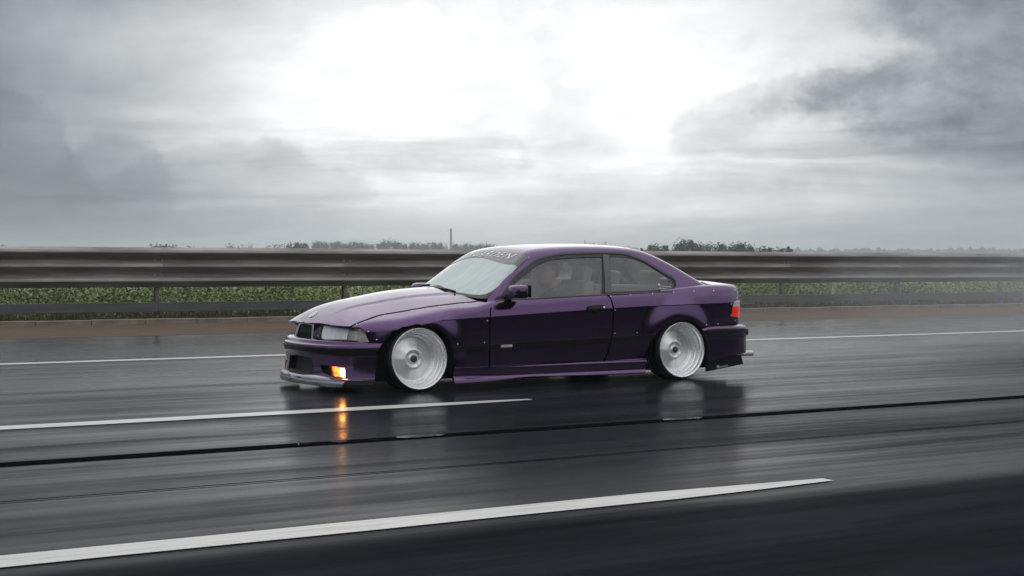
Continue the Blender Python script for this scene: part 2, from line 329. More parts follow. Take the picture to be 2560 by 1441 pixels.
def loft(s, b, wfun, tfun, zlo, rfun, rz=None):
    s = np.asarray(s, float); b = np.asarray(b, float)
    zk = tfun(s, 0.7 + 0 * s)
    for _ in range(12): zk = 0.5 * zk + 0.5 * tfun(s, wfun(s, zk))
    wk = wfun(s, zk); r = rfun(s); rv = np.minimum(r, np.maximum(zk - zlo, 0.005) * 0.6)
    t1 = np.clip(b / L1, 0, 1); t2 = np.clip((b - L1) / L2, 0, 1); t3 = np.clip((b - L1 - L2) / L3, 0, 1)
    zA = zk - rv; wB = wk - r
    if rz is not None:
        zc_ = np.minimum(rz(s), zA - 0.012); z1 = np.where(b <= BCR, zlo + (zc_ - zlo) * np.clip(b / BCR, 0, 1), zc_ + (zA - zc_) * np.clip((b - BCR) / (L1 - BCR), 0, 1))
    else: z1 = zlo + (zA - zlo) * t1
    w1 = wfun(s, z1)
    wA = wfun(s, zA); zB = tfun(s, wB)
    w2 = (1 - t2)**2 * wA + 2 * t2 * (1 - t2) * wk + t2**2 * wB
    z2 = (1 - t2)**2 * zA + 2 * t2 * (1 - t2) * zk + t2**2 * zB
    w3 = wB * (1 - t3); z3 = tfun(s, w3)
    w = np.where(b <= L1, w1, np.where(b <= L1 + L2, w2, w3)); z = np.where(b <= L1, z1, np.where(b <= L1 + L2, z2, z3))
    return np.stack([s, w, z], -1)
class Surf:
    def __init__(self, f, a0, a1, b0, b1, na=260, nb=200, umax=None):
        self.f = f; self.dom = (a0, a1, b0, b1)
        A, B = np.meshgrid(np.linspace(a0, a1, na), np.linspace(b0, b1, nb), indexing='ij')
        self.A = A.ravel(); self.B = B.ravel(); P = world(f(self.A, self.B)); self.px = proj(P)
        self.face = (np.sum(self.normw(self.A, self.B) * (CP - P), -1) > 0)
    def pos(self, a, b): return self.f(np.asarray(a, float), np.asarray(b, float))
    def normw(self, a, b, h=1e-3):
        a0, a1, b0, b1 = self.dom
        du = world(self.f(np.clip(a + h, a0, a1), b)) - world(self.f(np.clip(a - h, a0, a1), b))
        dv = world(self.f(a, np.clip(b + h, b0, b1))) - world(self.f(a, np.clip(b - h, b0, b1)))
        n = np.cross(du, dv); n /= np.maximum(np.linalg.norm(n, axis=-1, keepdims=True), 1e-12); return n * self.sign
    sign = 1
    def inv(self, u, v):
        d = (self.px[:, 0] - u)**2 + (self.px[:, 1] - v)**2; d = np.where(self.face, d, d + 400)
        i = int(np.argmin(d)); x = np.array([self.A[i], self.B[i]]); t = np.array([u, v]); a0, a1, b0, b1 = self.dom
        for _ in range(10):
            p = proj(world(self.f(x[0], x[1]))); h = 1e-4
            J = np.stack([(proj(world(self.f(x[0] + h, x[1]))) - p) / h, (proj(world(self.f(x[0], x[1] + h))) - p) / h], 1)
            st = np.linalg.solve(J.T @ J + np.eye(2) * 60.0, J.T @ (t - p)); st = np.clip(st, -0.03, 0.03)
            xn = np.array([np.clip(x[0] + st[0], a0, a1), np.clip(x[1] + st[1], b0, b1)])
            if np.sum((proj(world(self.f(xn[0], xn[1]))) - t)**2) > np.sum((p - t)**2): break
            x = xn
        return x
BODY = Surf(lambda s, b: loft(s, b, Wside, Ht, 0.10, RB_, zcr), 0.06, 4.38, 0, L1 + L2 + L3, 420, 220)
# greenhouse
zb = pchip([1.2, 1.5, 2.66, 3.41, 3.7, 4.3], [0.735, 0.752, 0.800, 0.828, 0.84, 0.85])
wg = cspline([1.2, 1.5, 2.0, 2.7, 3.4, 3.9, 4.2], [0.765, 0.778, 0.787, 0.790, 0.785, 0.765, 0.74])
def Gs(s, z):
    d = z - zb(s); return wg(s) - 0.40 * d - 0.28 * d * d
PROF = cspline([1.2, 1.32, 1.6, 1.84, 1.93, 2.05, 2.3, 2.6, 2.9, 3.1, 3.28, 3.45, 3.63, 4.0, 4.15],
               [0.785, 0.86, 1.042, 1.190, 1.232, 1.254, 1.272, 1.281, 1.280, 1.272, 1.252, 1.208, 1.138, 0.965, 0.90])
SW = pchip([1.2, 2.0, 2.4, 3.0, 3.5, 4.2], [0.28, 0.22, 0.08, -0.08, -0.26, -0.30])
def Gt(s, w): return PROF(s - SW(s) * w * w) - 0.115 * w * w
GH = Surf(lambda s, b: loft(s, b, Gs, Gt, zb(s) - 0.02, lambda x: pchip([1.2, 1.6, 2.2, 3.2, 4.2], [0.03, 0.04, 0.06, 0.06, 0.05])(x)), 1.3, 4.15, 0, L1 + L2 + L3, 360, 220)
# wrapped surfaces: plan curve + profile pushed along its normal
def wrap(pts, efun, zlo, zhi, na=300, nb=120, zs=None):
    P = np.array(pts, float); d = np.concatenate([[0], np.cumsum(np.linalg.norm(np.diff(P, axis=0), axis=1))])
    fs, fw = cspline(d, P[:, 0]), cspline(d, P[:, 1])
    def f(a, b):
        a, b = np.broadcast_arrays(np.asarray(a, float), np.asarray(b, float)); h = 1e-3
        ts = fs(a + h) - fs(a - h); tw = fw(a + h) - fw(a - h); l = np.hypot(ts, tw) + 1e-12
        ns, nw = -tw / l, ts / l; e = efun(a, b)
        return np.stack([fs(a) + ns * e, fw(a) + nw * e, b], -1)
    s = Surf(f, 0.0, d[-1], zlo, zhi, na, nb); s.arc = d; return s
NOSE = wrap([(0.075, 0), (0.088, 0.2), (0.122, 0.35), (0.172, 0.5), (0.232, 0.62), (0.305, 0.72), (0.37, 0.775), (0.45, 0.805)],
            lambda a, z: -0.16 * (z - 0.43) - 0.5 * (z - 0.43)**2, 0.36, 0.68)
fb_prof = pchip([0.03, 0.085, 0.10, 0.112, 0.128, 0.31, 0.34, 0.375, 0.392, 0.402, 0.412, 0.428, 0.436, 0.449], [0.020, 0.022, 0.018, 0.018, -0.002, -0.012, -0.006, 0.004, 0.002, -0.014, -0.018, -0.022, -0.032, -0.062])
FB = wrap([(0.0, 0), (0.012, 0.2), (0.045, 0.4), (0.095, 0.56), (0.16, 0.68), (0.25, 0.775), (0.37, 0.83), (0.47, 0.85)],
          lambda a, z: fb_prof(z), 0.03, 0.449)
rb_prof = pchip([0.05, 0.16, 0.2, 0.36, 0.395, 0.40, 0.455, 0.46, 0.48, 0.50], [-0.03, -0.008, -0.004, -0.004, 0.0, 0.004, 0.006, 0.0, -0.012, -0.05])
RB = wrap([(3.70, 0.868), (3.9, 0.862), (4.1, 0.848), (4.25, 0.818), (4.36, 0.765), (4.43, 0.68), (4.465, 0.55), (4.48, 0.3), (4.485, 0.0)],
          lambda a, z: -rb_prof(z) * -1, 0.05, 0.50)
sk_w = pchip([0.03, 0.055, 0.085, 0.10, 0.112, 0.18, 0.192, 0.205, 0.23], [0.868, 0.876, 0.874, 0.866, 0.850, 0.854, 0.850, 0.824, 0.815])
SK = Surf(lambda s, z: np.stack(np.broadcast_arrays(s, sk_w(z) + 0.004 * np.sin((s - 1) * 1.4) + 0.016 * (1 - sm(s, 1.05, 1.65)) * (1 - sm(z, 0.06, 0.13)), z), -1), 1.0, 3.2, 0.03, 0.23, 200, 60)
for S_ in (BODY, GH, NOSE, FB, RB, SK):      # outward normals
    a0, a1, b0, b1 = S_.dom; A = np.array([a0 + 0.5 * (a1 - a0)]); B = np.array([b0 + 0.3 * (b1 - b0)])
    n = S_.normw(A, B)[0]; p = world(S_.pos(A, B))[0]
    c = np.array([FX + 2.2, YC, 0.4]); 
    if np.dot(n, p - c) < 0: S_.sign = -1
    P = world(S_.f(S_.A, S_.B)); S_.face = (np.sum(S_.normw(S_.A, S_.B) * (CP - P), -1) > 0)

def catmull(pts, step):
    P = np.array(pts, float)
    if len(P) == 2:
        n = max(1, int(np.linalg.norm(P[1] - P[0]) / step)); return [tuple(P[0] + (P[1] - P[0]) * k / n) for k in range(n + 1)]
    out = []; Q = np.vstack([2 * P[0] - P[1], P, 2 * P[-1] - P[-2]])
    for i in range(1, len(Q) - 2):
        p0, p1, p2, p3 = Q[i - 1:i + 3]; n = max(1, int(np.linalg.norm(p2 - p1) / step))
        d0 = max(np.linalg.norm(p1 - p0), 1e-6)**0.5; d1 = max(np.linalg.norm(p2 - p1), 1e-6)**0.5; d2 = max(np.linalg.norm(p3 - p2), 1e-6)**0.5
        m1 = (p2 - p1) + d1 * ((p1 - p0) / d0 - (p2 - p0) / (d0 + d1)); m2 = (p2 - p1) + d1 * ((p3 - p2) / d2 - (p3 - p1) / (d1 + d2))
        for k in range(n):
            t = k / n; out.append(tuple((2*t**3-3*t**2+1)*p1 + (t**3-2*t**2+t)*m1 + (-2*t**3+3*t**2)*p2 + (t**3-t**2)*m2))
    out.append(tuple(P[-1])); return out
def to_param(surf, p):
    if p[0] == 'p': return (float(p[1]), float(p[2]))
    return tuple(surf.inv(p[0], p[1]))
def build_loop(surf, segs, step=0.02):
    out = []; prev = None
    for sg in segs:
        pts = [to_param(surf, p) for p in sg]
        if prev is not None: pts = [prev] + pts
        prev = pts[-1]; out += catmull(pts, step)[:-1] if len(pts) > 1 else []
    # close
    first = to_param(surf, segs[0][0])
    if math.dist(prev, first) > 1e-4: out += catmull([prev, first], step)[:-1]
    return np.array(out)
def inside(P, loop):
    x, y = P[:, 0], P[:, 1]; r = np.zeros(len(P), bool); n = len(loop)
    for i in range(n):
        x1, y1 = loop[i]; x2, y2 = loop[(i + 1) % n]
        c = ((y1 > y) != (y2 > y)); 
        if y1 != y2: r ^= c & (x < (x2 - x1) * (y - y1) / (y2 - y1) + x1)
    return r
def segdist(P, loop):
    d = np.full(len(P), 1e9); n = len(loop)
    for i in range(n):
        a = loop[i]; b = loop[(i + 1) % n]; ab = b - a; L = ab @ ab + 1e-18
        t = np.clip(((P - a) @ ab) / L, 0, 1); q = a + t[:, None] * ab; d = np.minimum(d, np.hypot(*(P - q).T))
    return d
def patch(name, surf, loops, mat, parent, off=0.0, thick=0.012, mirror=None, step=0.02, rows=(), far_parent=None, label=None, arows=()):
    """panel cut out of a surface along closed outlines, with folded edges; mirror 'merge' = joined across the centre line, 'copy' = second panel on the far side"""
    Ls = [build_loop(surf, l, step) if not isinstance(l, np.ndarray) else l for l in loops]
    lo = Ls[0].min(0); hi = Ls[0].max(0)
    ga = np.arange(lo[0], hi[0], step); gb = np.arange(lo[1], hi[1], step)
    if surf is BODY: rows = tuple(rows) + CROWS
    if len(rows): gb = np.unique(np.concatenate([gb, [r for r in rows if lo[1] < r < hi[1]]]))
    A, B = np.meshgrid(ga, gb); G = np.stack([A.ravel(), B.ravel()], -1)
    k = inside(G, Ls[0])
    for h in Ls[1:]: k &= ~inside(G, h)
    G = G[k]
    for l in Ls: G = G[segdist(G, l) > step * 0.22]
    V = [G]; E = []; n0 = len(G)
    for l in Ls:
        V.append(l); m = len(l); E += [(n0 + i, n0 + (i + 1) % m) for i in range(m)]; n0 += m
    V = np.vstack(V)
    vv, ee, ff, *_ = delaunay_2d_cdt([Vector(v) for v in V], E, [], 0, 1e-7)
    V = np.array([tuple(v) for v in vv]); T = np.array([f for f in ff if len(f) == 3])
    c = V[T].mean(1); k = inside(c, Ls[0])
    for h in Ls[1:]: k &= ~inside(c, h)
    T = T[k]
    P = world(surf.pos(V[:, 0], V[:, 1])); Nn = surf.normw(V[:, 0], V[:, 1], 4e-4)
    bad = ~np.isfinite(Nn).all(1); Nn[bad] = (0, -1, 0)
    P = P + Nn * off
    fn = np.cross(P[T[:, 1]] - P[T[:, 0]], P[T[:, 2]] - P[T[:, 0]]); flip = np.sum(fn * Nn[T[:, 0]], -1) < 0
    T[flip] = T[flip][:, [0, 2, 1]]
    # boundary edges -> flange
    cnt = {}
    for t in T:
        for i in range(3):
            e = (int(t[i]), int(t[(i + 1) % 3])); cnt[e] = 1
    be = [e for e in cnt if (e[1], e[0]) not in cnt]
    V3 = list(P); N3 = list(Nn); F = [tuple(t) for t in T]
    if thick > 0:
        m = {}
        for a, b in be:
            if mirror == 'merge' and abs(P[a][1] - YC) < 2e-3 and abs(P[b][1] - YC) < 2e-3: continue
            o = np.cross(P[b] - P[a], Nn[a]); o /= np.linalg.norm(o) + 1e-12
            q = []
            for v in (a, b):
                q.append(len(V3)); V3.append(P[v]); N3.append(o); q.append(len(V3)); V3.append(P[v] - Nn[v] * thick); N3.append(o)
            F.append((q[2], q[0], q[1], q[3]))
    V3 = np.array(V3); N3 = np.array(N3)
    res = []
    if mirror == 'merge':
        Vm = V3.copy(); Vm[:, 1] = 2 * YC - Vm[:, 1]; Nm = N3.copy(); Nm[:, 1] *= -1; n = len(V3)
        cl = np.abs(V3[:, 1] - YC) < 2e-3
        N3[cl, 1] = 0; Nm[cl, 1] = 0
        F2 = [tuple(n + i for i in reversed(f)) for f in F]
        res.append(mesh_from(name, np.vstack([V3, Vm]) - ORG, F + F2, mat, parent, np.vstack([N3, Nm])))
    else:
        res.append(mesh_from(name, V3 - ORG, F, mat, parent, N3))
        if mirror == 'copy':
            Vm = V3.copy(); Vm[:, 1] = 2 * YC - Vm[:, 1]; Nm = N3.copy(); Nm[:, 1] *= -1
            res.append(mesh_from(name, Vm - ORG, [tuple(reversed(f)) for f in F], mat, far_parent or parent, Nm))
    if label: res[0]['label'] = label
    return res if mirror == 'copy' else res[0]
def box_bm(bm, c, d, rot=None):
    r = bmesh.ops.create_cube(bm, size=1.0); M = Matrix.Translation(Vector(c)) @ (rot or Matrix()) @ Matrix.Diagonal((*d, 1)); bmesh.ops.transform(bm, matrix=M, verts=r['verts']); return r['verts']
def lathe(prof, n=96, cap=False):
    """profile of (radius, x along the axis) -> verts, faces; axis is +X"""
    V = []; F = []
    for r, x in prof:
        for i in range(n):
            t = 2 * math.pi * i / n; V.append((x, r * math.cos(t), r * math.sin(t)))
    for j in range(len(prof) - 1):
        for i in range(n): F.append((j * n + i, j * n + (i + 1) % n, (j + 1) * n + (i + 1) % n, (j + 1) * n + i))
    return V, F
def lc(s, w, z): return tuple(world((s, w, z)) - ORG)      # local point under the car empty
def tube(name, pts, r, mat, parent, n=10, closed=False):
    V = []; F = []; P = [Vector(p) for p in pts]; m = len(P)
    for i, p in enumerate(P):
        t = (P[(i + 1) % m] - P[i - 1]) if closed else (P[min(i + 1, m - 1)] - P[max(i - 1, 0)])
        t.normalize(); a = t.orthogonal().normalized() if abs(t.z) > 0.95 else t.cross(Vector((0, 0, 1))).normalized(); b = t.cross(a)
        rr = r[i] if isinstance(r, (list, tuple)) else r
        for k in range(n):
            th = 2 * math.pi * k / n; V.append(p + a * rr * math.cos(th) + b * rr * math.sin(th))
    for i in range(m if closed else m - 1):
        for k in range(n): j = (i + 1) % m; F.append((i * n + k, i * n + (k + 1) % n, j * n + (k + 1) % n, j * n + k))
    if not closed: F += [tuple(reversed(range(n))), tuple((m - 1) * n + k for k in range(n))]
    return mesh_from(name, V, F, mat, parent)
# ------------------------------------------------------------------ road, verge, land
def sheet(name, x0, x1, y0, y1, z, mat, nx=2, ny=2):
    xs = np.linspace(x0, x1, nx); ys = np.linspace(y0, y1, ny); V = [(x, y, z) for y in ys for x in xs]
    F = [(j * nx + i, j * nx + i + 1, (j + 1) * nx + i + 1, (j + 1) * nx + i) for j in range(ny - 1) for i in range(nx - 1)]
    o = mesh_from(name, V, F, mat, None, smooth=False); o['kind'] = 'structure'; return o
def asphalt():
    m = principled('wet_asphalt', (0.04, 0.041, 0.045), 0.25); nt, N, L, b = nodes(m)
    def M(op, a, c=None, d=None):
        n = N('ShaderNodeMath'); n.operation = op
        for i, v in enumerate((a, c, d)):
            if v is None: continue
            if isinstance(v, (int, float)): n.inputs[i].default_value = v
            else: L(v, n.inputs[i])
        return n.outputs[0]
    def MR(v, a, c, p, q, smooth=True):
        n = N('ShaderNodeMapRange'); n.interpolation_type = 'SMOOTHSTEP' if smooth else 'LINEAR'; L(v, n.inputs[0])
        for i, x in enumerate((a, c, p, q)): n.inputs[i + 1].default_value = x
        return n.outputs[0]
    tc = N('ShaderNodeTexCoord'); sp = N('ShaderNodeSeparateXYZ'); L(tc.outputs['Object'], sp.inputs[0])
    def nz(scale, sc, detail=5, rough=0.6, off=(0, 0, 0)):
        mp = N('ShaderNodeMapping'); mp.inputs['Scale'].default_value = sc; mp.inputs['Location'].default_value = off; L(tc.outputs['Object'], mp.inputs[0])
        n = N('ShaderNodeTexNoise'); n.inputs['Scale'].default_value = scale; n.inputs['Detail'].default_value = detail; n.inputs['Roughness'].default_value = rough; L(mp.outputs[0], n.inputs['Vector']); return n.outputs['Fac']
    wob = M('MULTIPLY', M('SUBTRACT', nz(0.25, (1, 0.4, 1), 3), 0.5), 0.22)
    Y = M('ADD', sp.outputs[1], wob)
    track = nz(1.0, (0.04, 1.7, 1), 6, 0.62)          # water lying in the wheel tracks, long in the driving direction
    track2 = nz(1.0, (0.12, 11.0, 1), 5, 0.6, (7, 3, 0))
    coarse = nz(1.0, (0.22, 0.8, 1), 6, 0.65, (2, 9, 0))
    wet = M('ADD', M('MULTIPLY', track, 0.42), M('ADD', M('MULTIPLY', track2, 0.20), M('MULTIPLY', coarse, 0.38)))
    # the near lane beyond the broken line is older and drier
    dry = MR(Y, 4.72, 5.16, 1.0, 0.0)
    r0 = MR(wet, 0.38, 0.62, 0.30, 0.10)
    r1 = M('ADD', M('MULTIPLY', r0, M('SUBTRACT', 1.0, dry)), M('MULTIPLY', M('ADD', r0, 0.30), dry))
    L(r1, b.inputs['Roughness'])
    sp0 = MR(wet, 0.38, 0.62, 0.03, 0.17)
    L(M('MULTIPLY', sp0, MR(dry, 0, 1, 1.0, 0.4)), b.inputs['Specular IOR Level'])
    mx = N('ShaderNodeMix'); mx.data_type = 'RGBA'; mx.inputs[6].default_value = (0.006, 0.0073, 0.0098, 1); mx.inputs[7].default_value = (0.016, 0.0185, 0.024, 1)
    L(MR(nz(1.0, (0.3, 2.5, 1), 6, 0.7, (4, 4, 0)), 0.3, 0.7, 0, 1), mx.inputs[0]); L(mx.outputs[2], b.inputs['Base Color'])
    gr = nz(160.0, (1, 1, 1), 2, 0.5); bp = N('ShaderNodeBump'); bp.inputs['Strength'].default_value = 0.16; bp.inputs['Distance'].default_value = 0.002; L(gr, bp.inputs['Height'])
    g2 = nz(1.0, (0.35, 2.2, 1), 3, 0.5, (1, 5, 0)); b2 = N('ShaderNodeBump'); b2.inputs['Strength'].default_value = 0.35; b2.inputs['Distance'].default_value = 0.004; L(g2, b2.inputs['Height']); L(bp.outputs[0], b2.inputs['Normal'])
    L(b2.outputs[0], b.inputs['Normal'])
    b.inputs['Specular Tint'].default_value = (0.84, 0.92, 1.0, 1)
    # the water film does not cover every stone: between the wet patches the dark binder is matt
    df = N('ShaderNodeBsdfDiffuse'); L(mx.outputs[2], df.inputs[0]); ms = N('ShaderNodeMixShader')
    cov = M('MULTIPLY', MR(wet, 0.34, 0.64, 0.30, 0.66), MR(Y, 7.0, 9.0, 0.72, 1.0)); cov = M('MULTIPLY', cov, MR(dry, 0.0, 1.0, 1.0, 0.26)); cov = M('ADD', cov, MR(Y, 9.5, 15.5, 0.0, 0.42))
    L(cov, ms.inputs[0]); L(df.outputs[0], ms.inputs[1]); L(b.outputs[0], ms.inputs[2])
    out = [n for n in nt.nodes if n.type == 'OUTPUT_MATERIAL'][0]; L(ms.outputs[0], out.inputs['Surface']); return m
ASPH = asphalt()
sheet('road', -160, 420, -14, 21.9, 0.0, ASPH)
LINE = principled('worn_road_paint', (0.70, 0.69, 0.66), 0.35)
def line_mat():
    nt, N, L, b = nodes(LINE); tc = N('ShaderNodeTexCoord')
    mp = N('ShaderNodeMapping'); mp.inputs['Scale'].default_value = (0.6, 12, 1); n = N('ShaderNodeTexNoise'); n.inputs['Scale'].default_value = 2; n.inputs['Detail'].default_value = 8; n.inputs['Roughness'].default_value = 0.7
    L(tc.outputs['Object'], mp.inputs[0]); L(mp.outputs[0], n.inputs['Vector'])
    r = N('ShaderNodeValToRGB'); r.color_ramp.elements[0].position = 0.28; r.color_ramp.elements[0].color = (0.22, 0.21, 0.20, 1); r.color_ramp.elements[1].position = 0.52; r.color_ramp.elements[1].color = (0.52, 0.51, 0.49, 1)
    L(n.outputs['Fac'], r.inputs[0]); L(r.outputs[0], b.inputs['Base Color'])
line_mat()
def strip(name, x0, x1, y, w, mat, z=0.004, seed=1, taper=0.25):
    rn = random.Random(seed); n = max(4, int((x1 - x0) / 0.5)); V = []
    for i in range(n + 1):
        x = x0 + (x1 - x0) * i / n; e = 1.0
        a = rn.uniform(-0.004, 0.004); c = rn.uniform(-0.004, 0.004); e = min(1.0, 0.35 + min(i, n - i) * 0.5 / 0.9 * 0.65); V += [(x, y - w / 2 * e + a, z), (x, y + w / 2 * e + c, z)]
    F = [(2 * i, 2 * i + 2, 2 * i + 3, 2 * i + 1) for i in range(n)]
    o = mesh_from(name, V, F, mat, None, smooth=False); o['kind'] = 'structure'; return o
strip('lane_marking', -160, 400, 16.16, 0.24, LINE, seed=1)
strip('lane_marking', -2.3, 5.82, 9.70, 0.23, LINE, seed=2)
for k in range(1, 7): strip('lane_marking', -2.3 + 20 * k, 5.82 + 20 * k, 9.70, 0.23, LINE, seed=10 + k)
for k in range(1, 5): strip('lane_marking', -2.3 - 20 * k, 5.82 - 20 * k, 9.70, 0.23, LINE, seed=20 + k)
for k in range(-2, 4): strip('lane_marking', -3.2 + 20 * k, 4.88 + 20 * k, 5.275, 0.215, LINE, seed=30 + k)
SEAL = principled('wet_joint_seal', (0.004, 0.004, 0.005), 0.06, 0.0, Specular_IOR_Level=0.0); add_noise(SEAL, 6, 0.25, 0.45, vec_scale=(0.3, 3, 1))
strip('joint_seal', -160, 400, 7.89, 0.15, SEAL, seed=3)
PUD = principled('standing_water', (0.004, 0.005, 0.006), 0.015, 0.0, Specular_IOR_Level=0.9)
def groundx(u, y):
    d = CF + CR * (u - 1280) / F_PX; return d[0] / d[1] * y
for (ua, ub) in ((828, 866), (988, 1112), (1658, 1757), (1843, 1859), (728, 772)):
    xa, xb = groundx(ua, 7.89), groundx(ub, 7.89); V = []; nn_ = 14
    for i in range(nn_ + 1):
        t = i / nn_; wv_ = 0.055 * math.sin(math.pi * min(1, max(0, t)))**0.35; V += [(xa + (xb - xa) * t, 7.89 - wv_ + 0.01 * math.sin(i * 2.1), 0.0085), (xa + (xb - xa) * t, 7.89 + wv_, 0.0085)]
    pdl = mesh_from('puddle', V, [(2 * i, 2 * i + 2, 2 * i + 3, 2 * i + 1) for i in range(nn_)], PUD, None, smooth=False); pdl['kind'] = 'structure'
strip('joint_seal', -160, 400, 6.62, 0.02, SEAL, seed=4)
VERGE = principled('wet_brown_gravel', (0.14, 0.095, 0.06), 0.8, 0.0, Specular_IOR_Level=0.12); add_noise(VERGE, 1.5, (0.055, 0.037, 0.024), (0.12, 0.078, 0.048), 'Base Color', vec_scale=(0.25, 2.5, 1), detail=8)
sheet('verge', -160, 420, 21.9, 26.55, 0.002, VERGE)
CONC = principled('wet_concrete', (0.30, 0.26, 0.22), 0.7); add_noise(CONC, 5, (0.14, 0.11, 0.085), (0.24, 0.19, 0.15), 'Base Color')
kb = bpy.data.objects.new('kerb', None); COL.objects.link(kb); kb['kind'] = 'structure'
KM = None
for i in range(110):
    if KM is None:
        bm = bmesh.new(); box_bm(bm, (0, 0, 0.03), (0.985, 0.16, 0.12)); bmesh.ops.bevel(bm, geom=bm.edges[:], offset=0.012, segments=1, affect='EDGES'); o = from_bm('kerbstone', bm, CONC, kb); KM = o.data
    else: o = bpy.data.objects.new('kerbstone', KM); link(o, kb)
    o.location = (-12 + i, 26.65 + random.Random(i).uniform(-0.012, 0.012), random.Random(i + 7).uniform(-0.008, 0.006))
LAND = principled('rough_grass_ground', (0.06, 0.075, 0.03), 0.9); add_noise(LAND, 0.6, (0.035, 0.045, 0.018), (0.09, 0.105, 0.045), 'Base Color', detail=9)
xs = np.concatenate([np.linspace(-160, 420, 117), [700, 1600, 3600]]); xs = np.concatenate([[-3600, -1600, -600], xs]); ys = [26.74, 27.4, 28.2, 29, 30, 31.5, 33, 35, 38, 42, 48, 60, 90, 150, 300, 700, 1500, 3600]
def gz(x, y): return -0.01 - 3.2 * float(sm(y, 28.0, 46.0)) + 0.05 * math.sin(x * 1.7 + y * 2.1) * float(sm(y, 27, 30)) + 0.03 * math.sin(x * 4.1 - y * 1.3) * float(sm(y, 27, 30))
V = [(x, y, gz(x, y)) for y in ys for x in xs]; nx = len(xs)
F = [(j * nx + i, j * nx + i + 1, (j + 1) * nx + i + 1, (j + 1) * nx + i) for j in range(len(ys) - 1) for i in range(nx - 1)]
gd = mesh_from('ground', V, F, LAND, None); gd['kind'] = 'structure'
V = [(-3600, -3600, -3.5), (3600, -3600, -3.5), (3600, -14, -3.5), (-3600, -14, -3.5), (-3600, -14, -0.5), (3600, -14, -0.5)]
g2 = mesh_from('ground', V[:4], [(0, 1, 2, 3)], LAND, None); g2['kind'] = 'structure'
bk = mesh_from('embankment', [(-160, -14, 0.0), (420, -14, 0.0), (420, -22, -3.49), (-160, -22, -3.49)], [(0, 1, 2, 3)], LAND, None); bk['kind'] = 'structure'
# ------------------------------------------------------------------ crash barrier
GALV = principled('dirty_galvanised_steel', (0.26, 0.235, 0.22), 0.40, 0.55)
def galv():
    nt, N, L, b = nodes(GALV); tc = N('ShaderNodeTexCoord'); geo = N('ShaderNodeNewGeometry')
    n = N('ShaderNodeTexNoise'); n.inputs['Scale'].default_value = 1.2; n.inputs['Detail'].default_value = 9; n.inputs['Roughness'].default_value = 0.65; mp = N('ShaderNodeMapping'); mp.inputs['Scale'].default_value = (0.35, 3, 5)
    L(tc.outputs['Object'], mp.inputs[0]); L(mp.outputs[0], n.inputs['Vector'])
    r = N('ShaderNodeValToRGB'); e = r.color_ramp.elements; e[0].position = 0.3; e[0].color = (0.085, 0.076, 0.072, 1); e[1].position = 0.65; e[1].color = (0.31, 0.295, 0.285, 1); x = r.color_ramp.elements.new(0.48); x.color = (0.18, 0.163, 0.152, 1)
    L(n.outputs['Fac'], r.inputs[0]); L(r.outputs[0], b.inputs['Base Color'])
galv()
GALV2 = principled('dark_grey_beam', (0.10, 0.10, 0.11), 0.4, 0.3); add_noise(GALV2, 3, (0.07, 0.068, 0.072), (0.14, 0.135, 0.14), 'Base Color', vec_scale=(0.4, 1, 4))
bar = empty('crash_barrier', (12, 27.5, 0)); tag(bar, 'tall galvanised steel crash barrier with a three-wave rail above a flat lower beam', 'crash barrier')
WP = [(0.01, 1.455), (0.0, 1.45), (-0.055, 1.405), (-0.085, 1.365), (-0.088, 1.345), (-0.07, 1.32), (-0.01, 1.235), (0.0, 1.205), (0.0, 1.190), (-0.012, 1.180), (-0.06, 1.125), (-0.085, 1.09), (-0.088, 1.07), (-0.07, 1.045), (-0.01, 0.955), (0.0, 0.925), (0.0, 0.905), (-0.012, 0.895), (-0.06, 0.845), (-0.085, 0.81), (-0.088, 0.79), (-0.07, 0.765), (-0.02, 0.70), (0.0, 0.68), (0.01, 0.676)]
def extr(name, prof, x0, x1, mat, parent, th=0.006, closed=False):
    V = []; n = len(prof)
    for x in (x0, x1): V += [(x, y, z) for y, z in prof]
    for x in (x0, x1): V += [(x, y + th, z) for y, z in prof]
    F = [(i, i + 1, n + i + 1, n + i) for i in range(n - 1)] + [(2 * n + i + 1, 2 * n + i, 3 * n + i, 3 * n + i + 1) for i in range(n - 1)]
    F += [(i + 1, i, 2 * n + i, 2 * n + i + 1) for i in range(n - 1)]
    F += [(0, n, 3 * n, 2 * n), (n - 1, 3 * n - 1, 4 * n - 1, 2 * n - 1)]
    return mesh_from(name, V, F, mat, parent, smooth=False)
rail = extr('rail', WP, 0, 4.16, GALV, bar)
bm = bmesh.new(); box_bm(bm, (2.0, 0, 0.287), (4.0, 0.10, 0.185)); bmesh.ops.bevel(bm, geom=bm.edges[:], offset=0.012, segments=2, affect='EDGES'); lower = from_bm('lower_beam', bm, GALV2, bar)
bm = bmesh.new(); box_bm(bm, (0, 0.20, 0.5), (0.006, 0.11, 1.7)); box_bm(bm, (0, 0.145, 0.5), (0.075, 0.006, 1.7)); box_bm(bm, (0, 0.255, 0.5), (0.075, 0.006, 1.7)); box_bm(bm, (0, 0.07, 1.06), (0.10, 0.13, 0.5)); box_bm(bm, (0, 0.10, 0.287), (0.08, 0.09, 0.12)); post = from_bm('post', bm, GALV, bar)
V, F = lathe([(0.0, -0.014), (0.012, -0.012), (0.016, -0.004), (0.016, 0.004)], 8); BM_ = bpy.data.meshes.new('bolt'); BM_.from_pydata([(y, x, z) for x, y, z in V], [], F); BM_.materials.append(CHROME)
k0, k1 = -24, 44
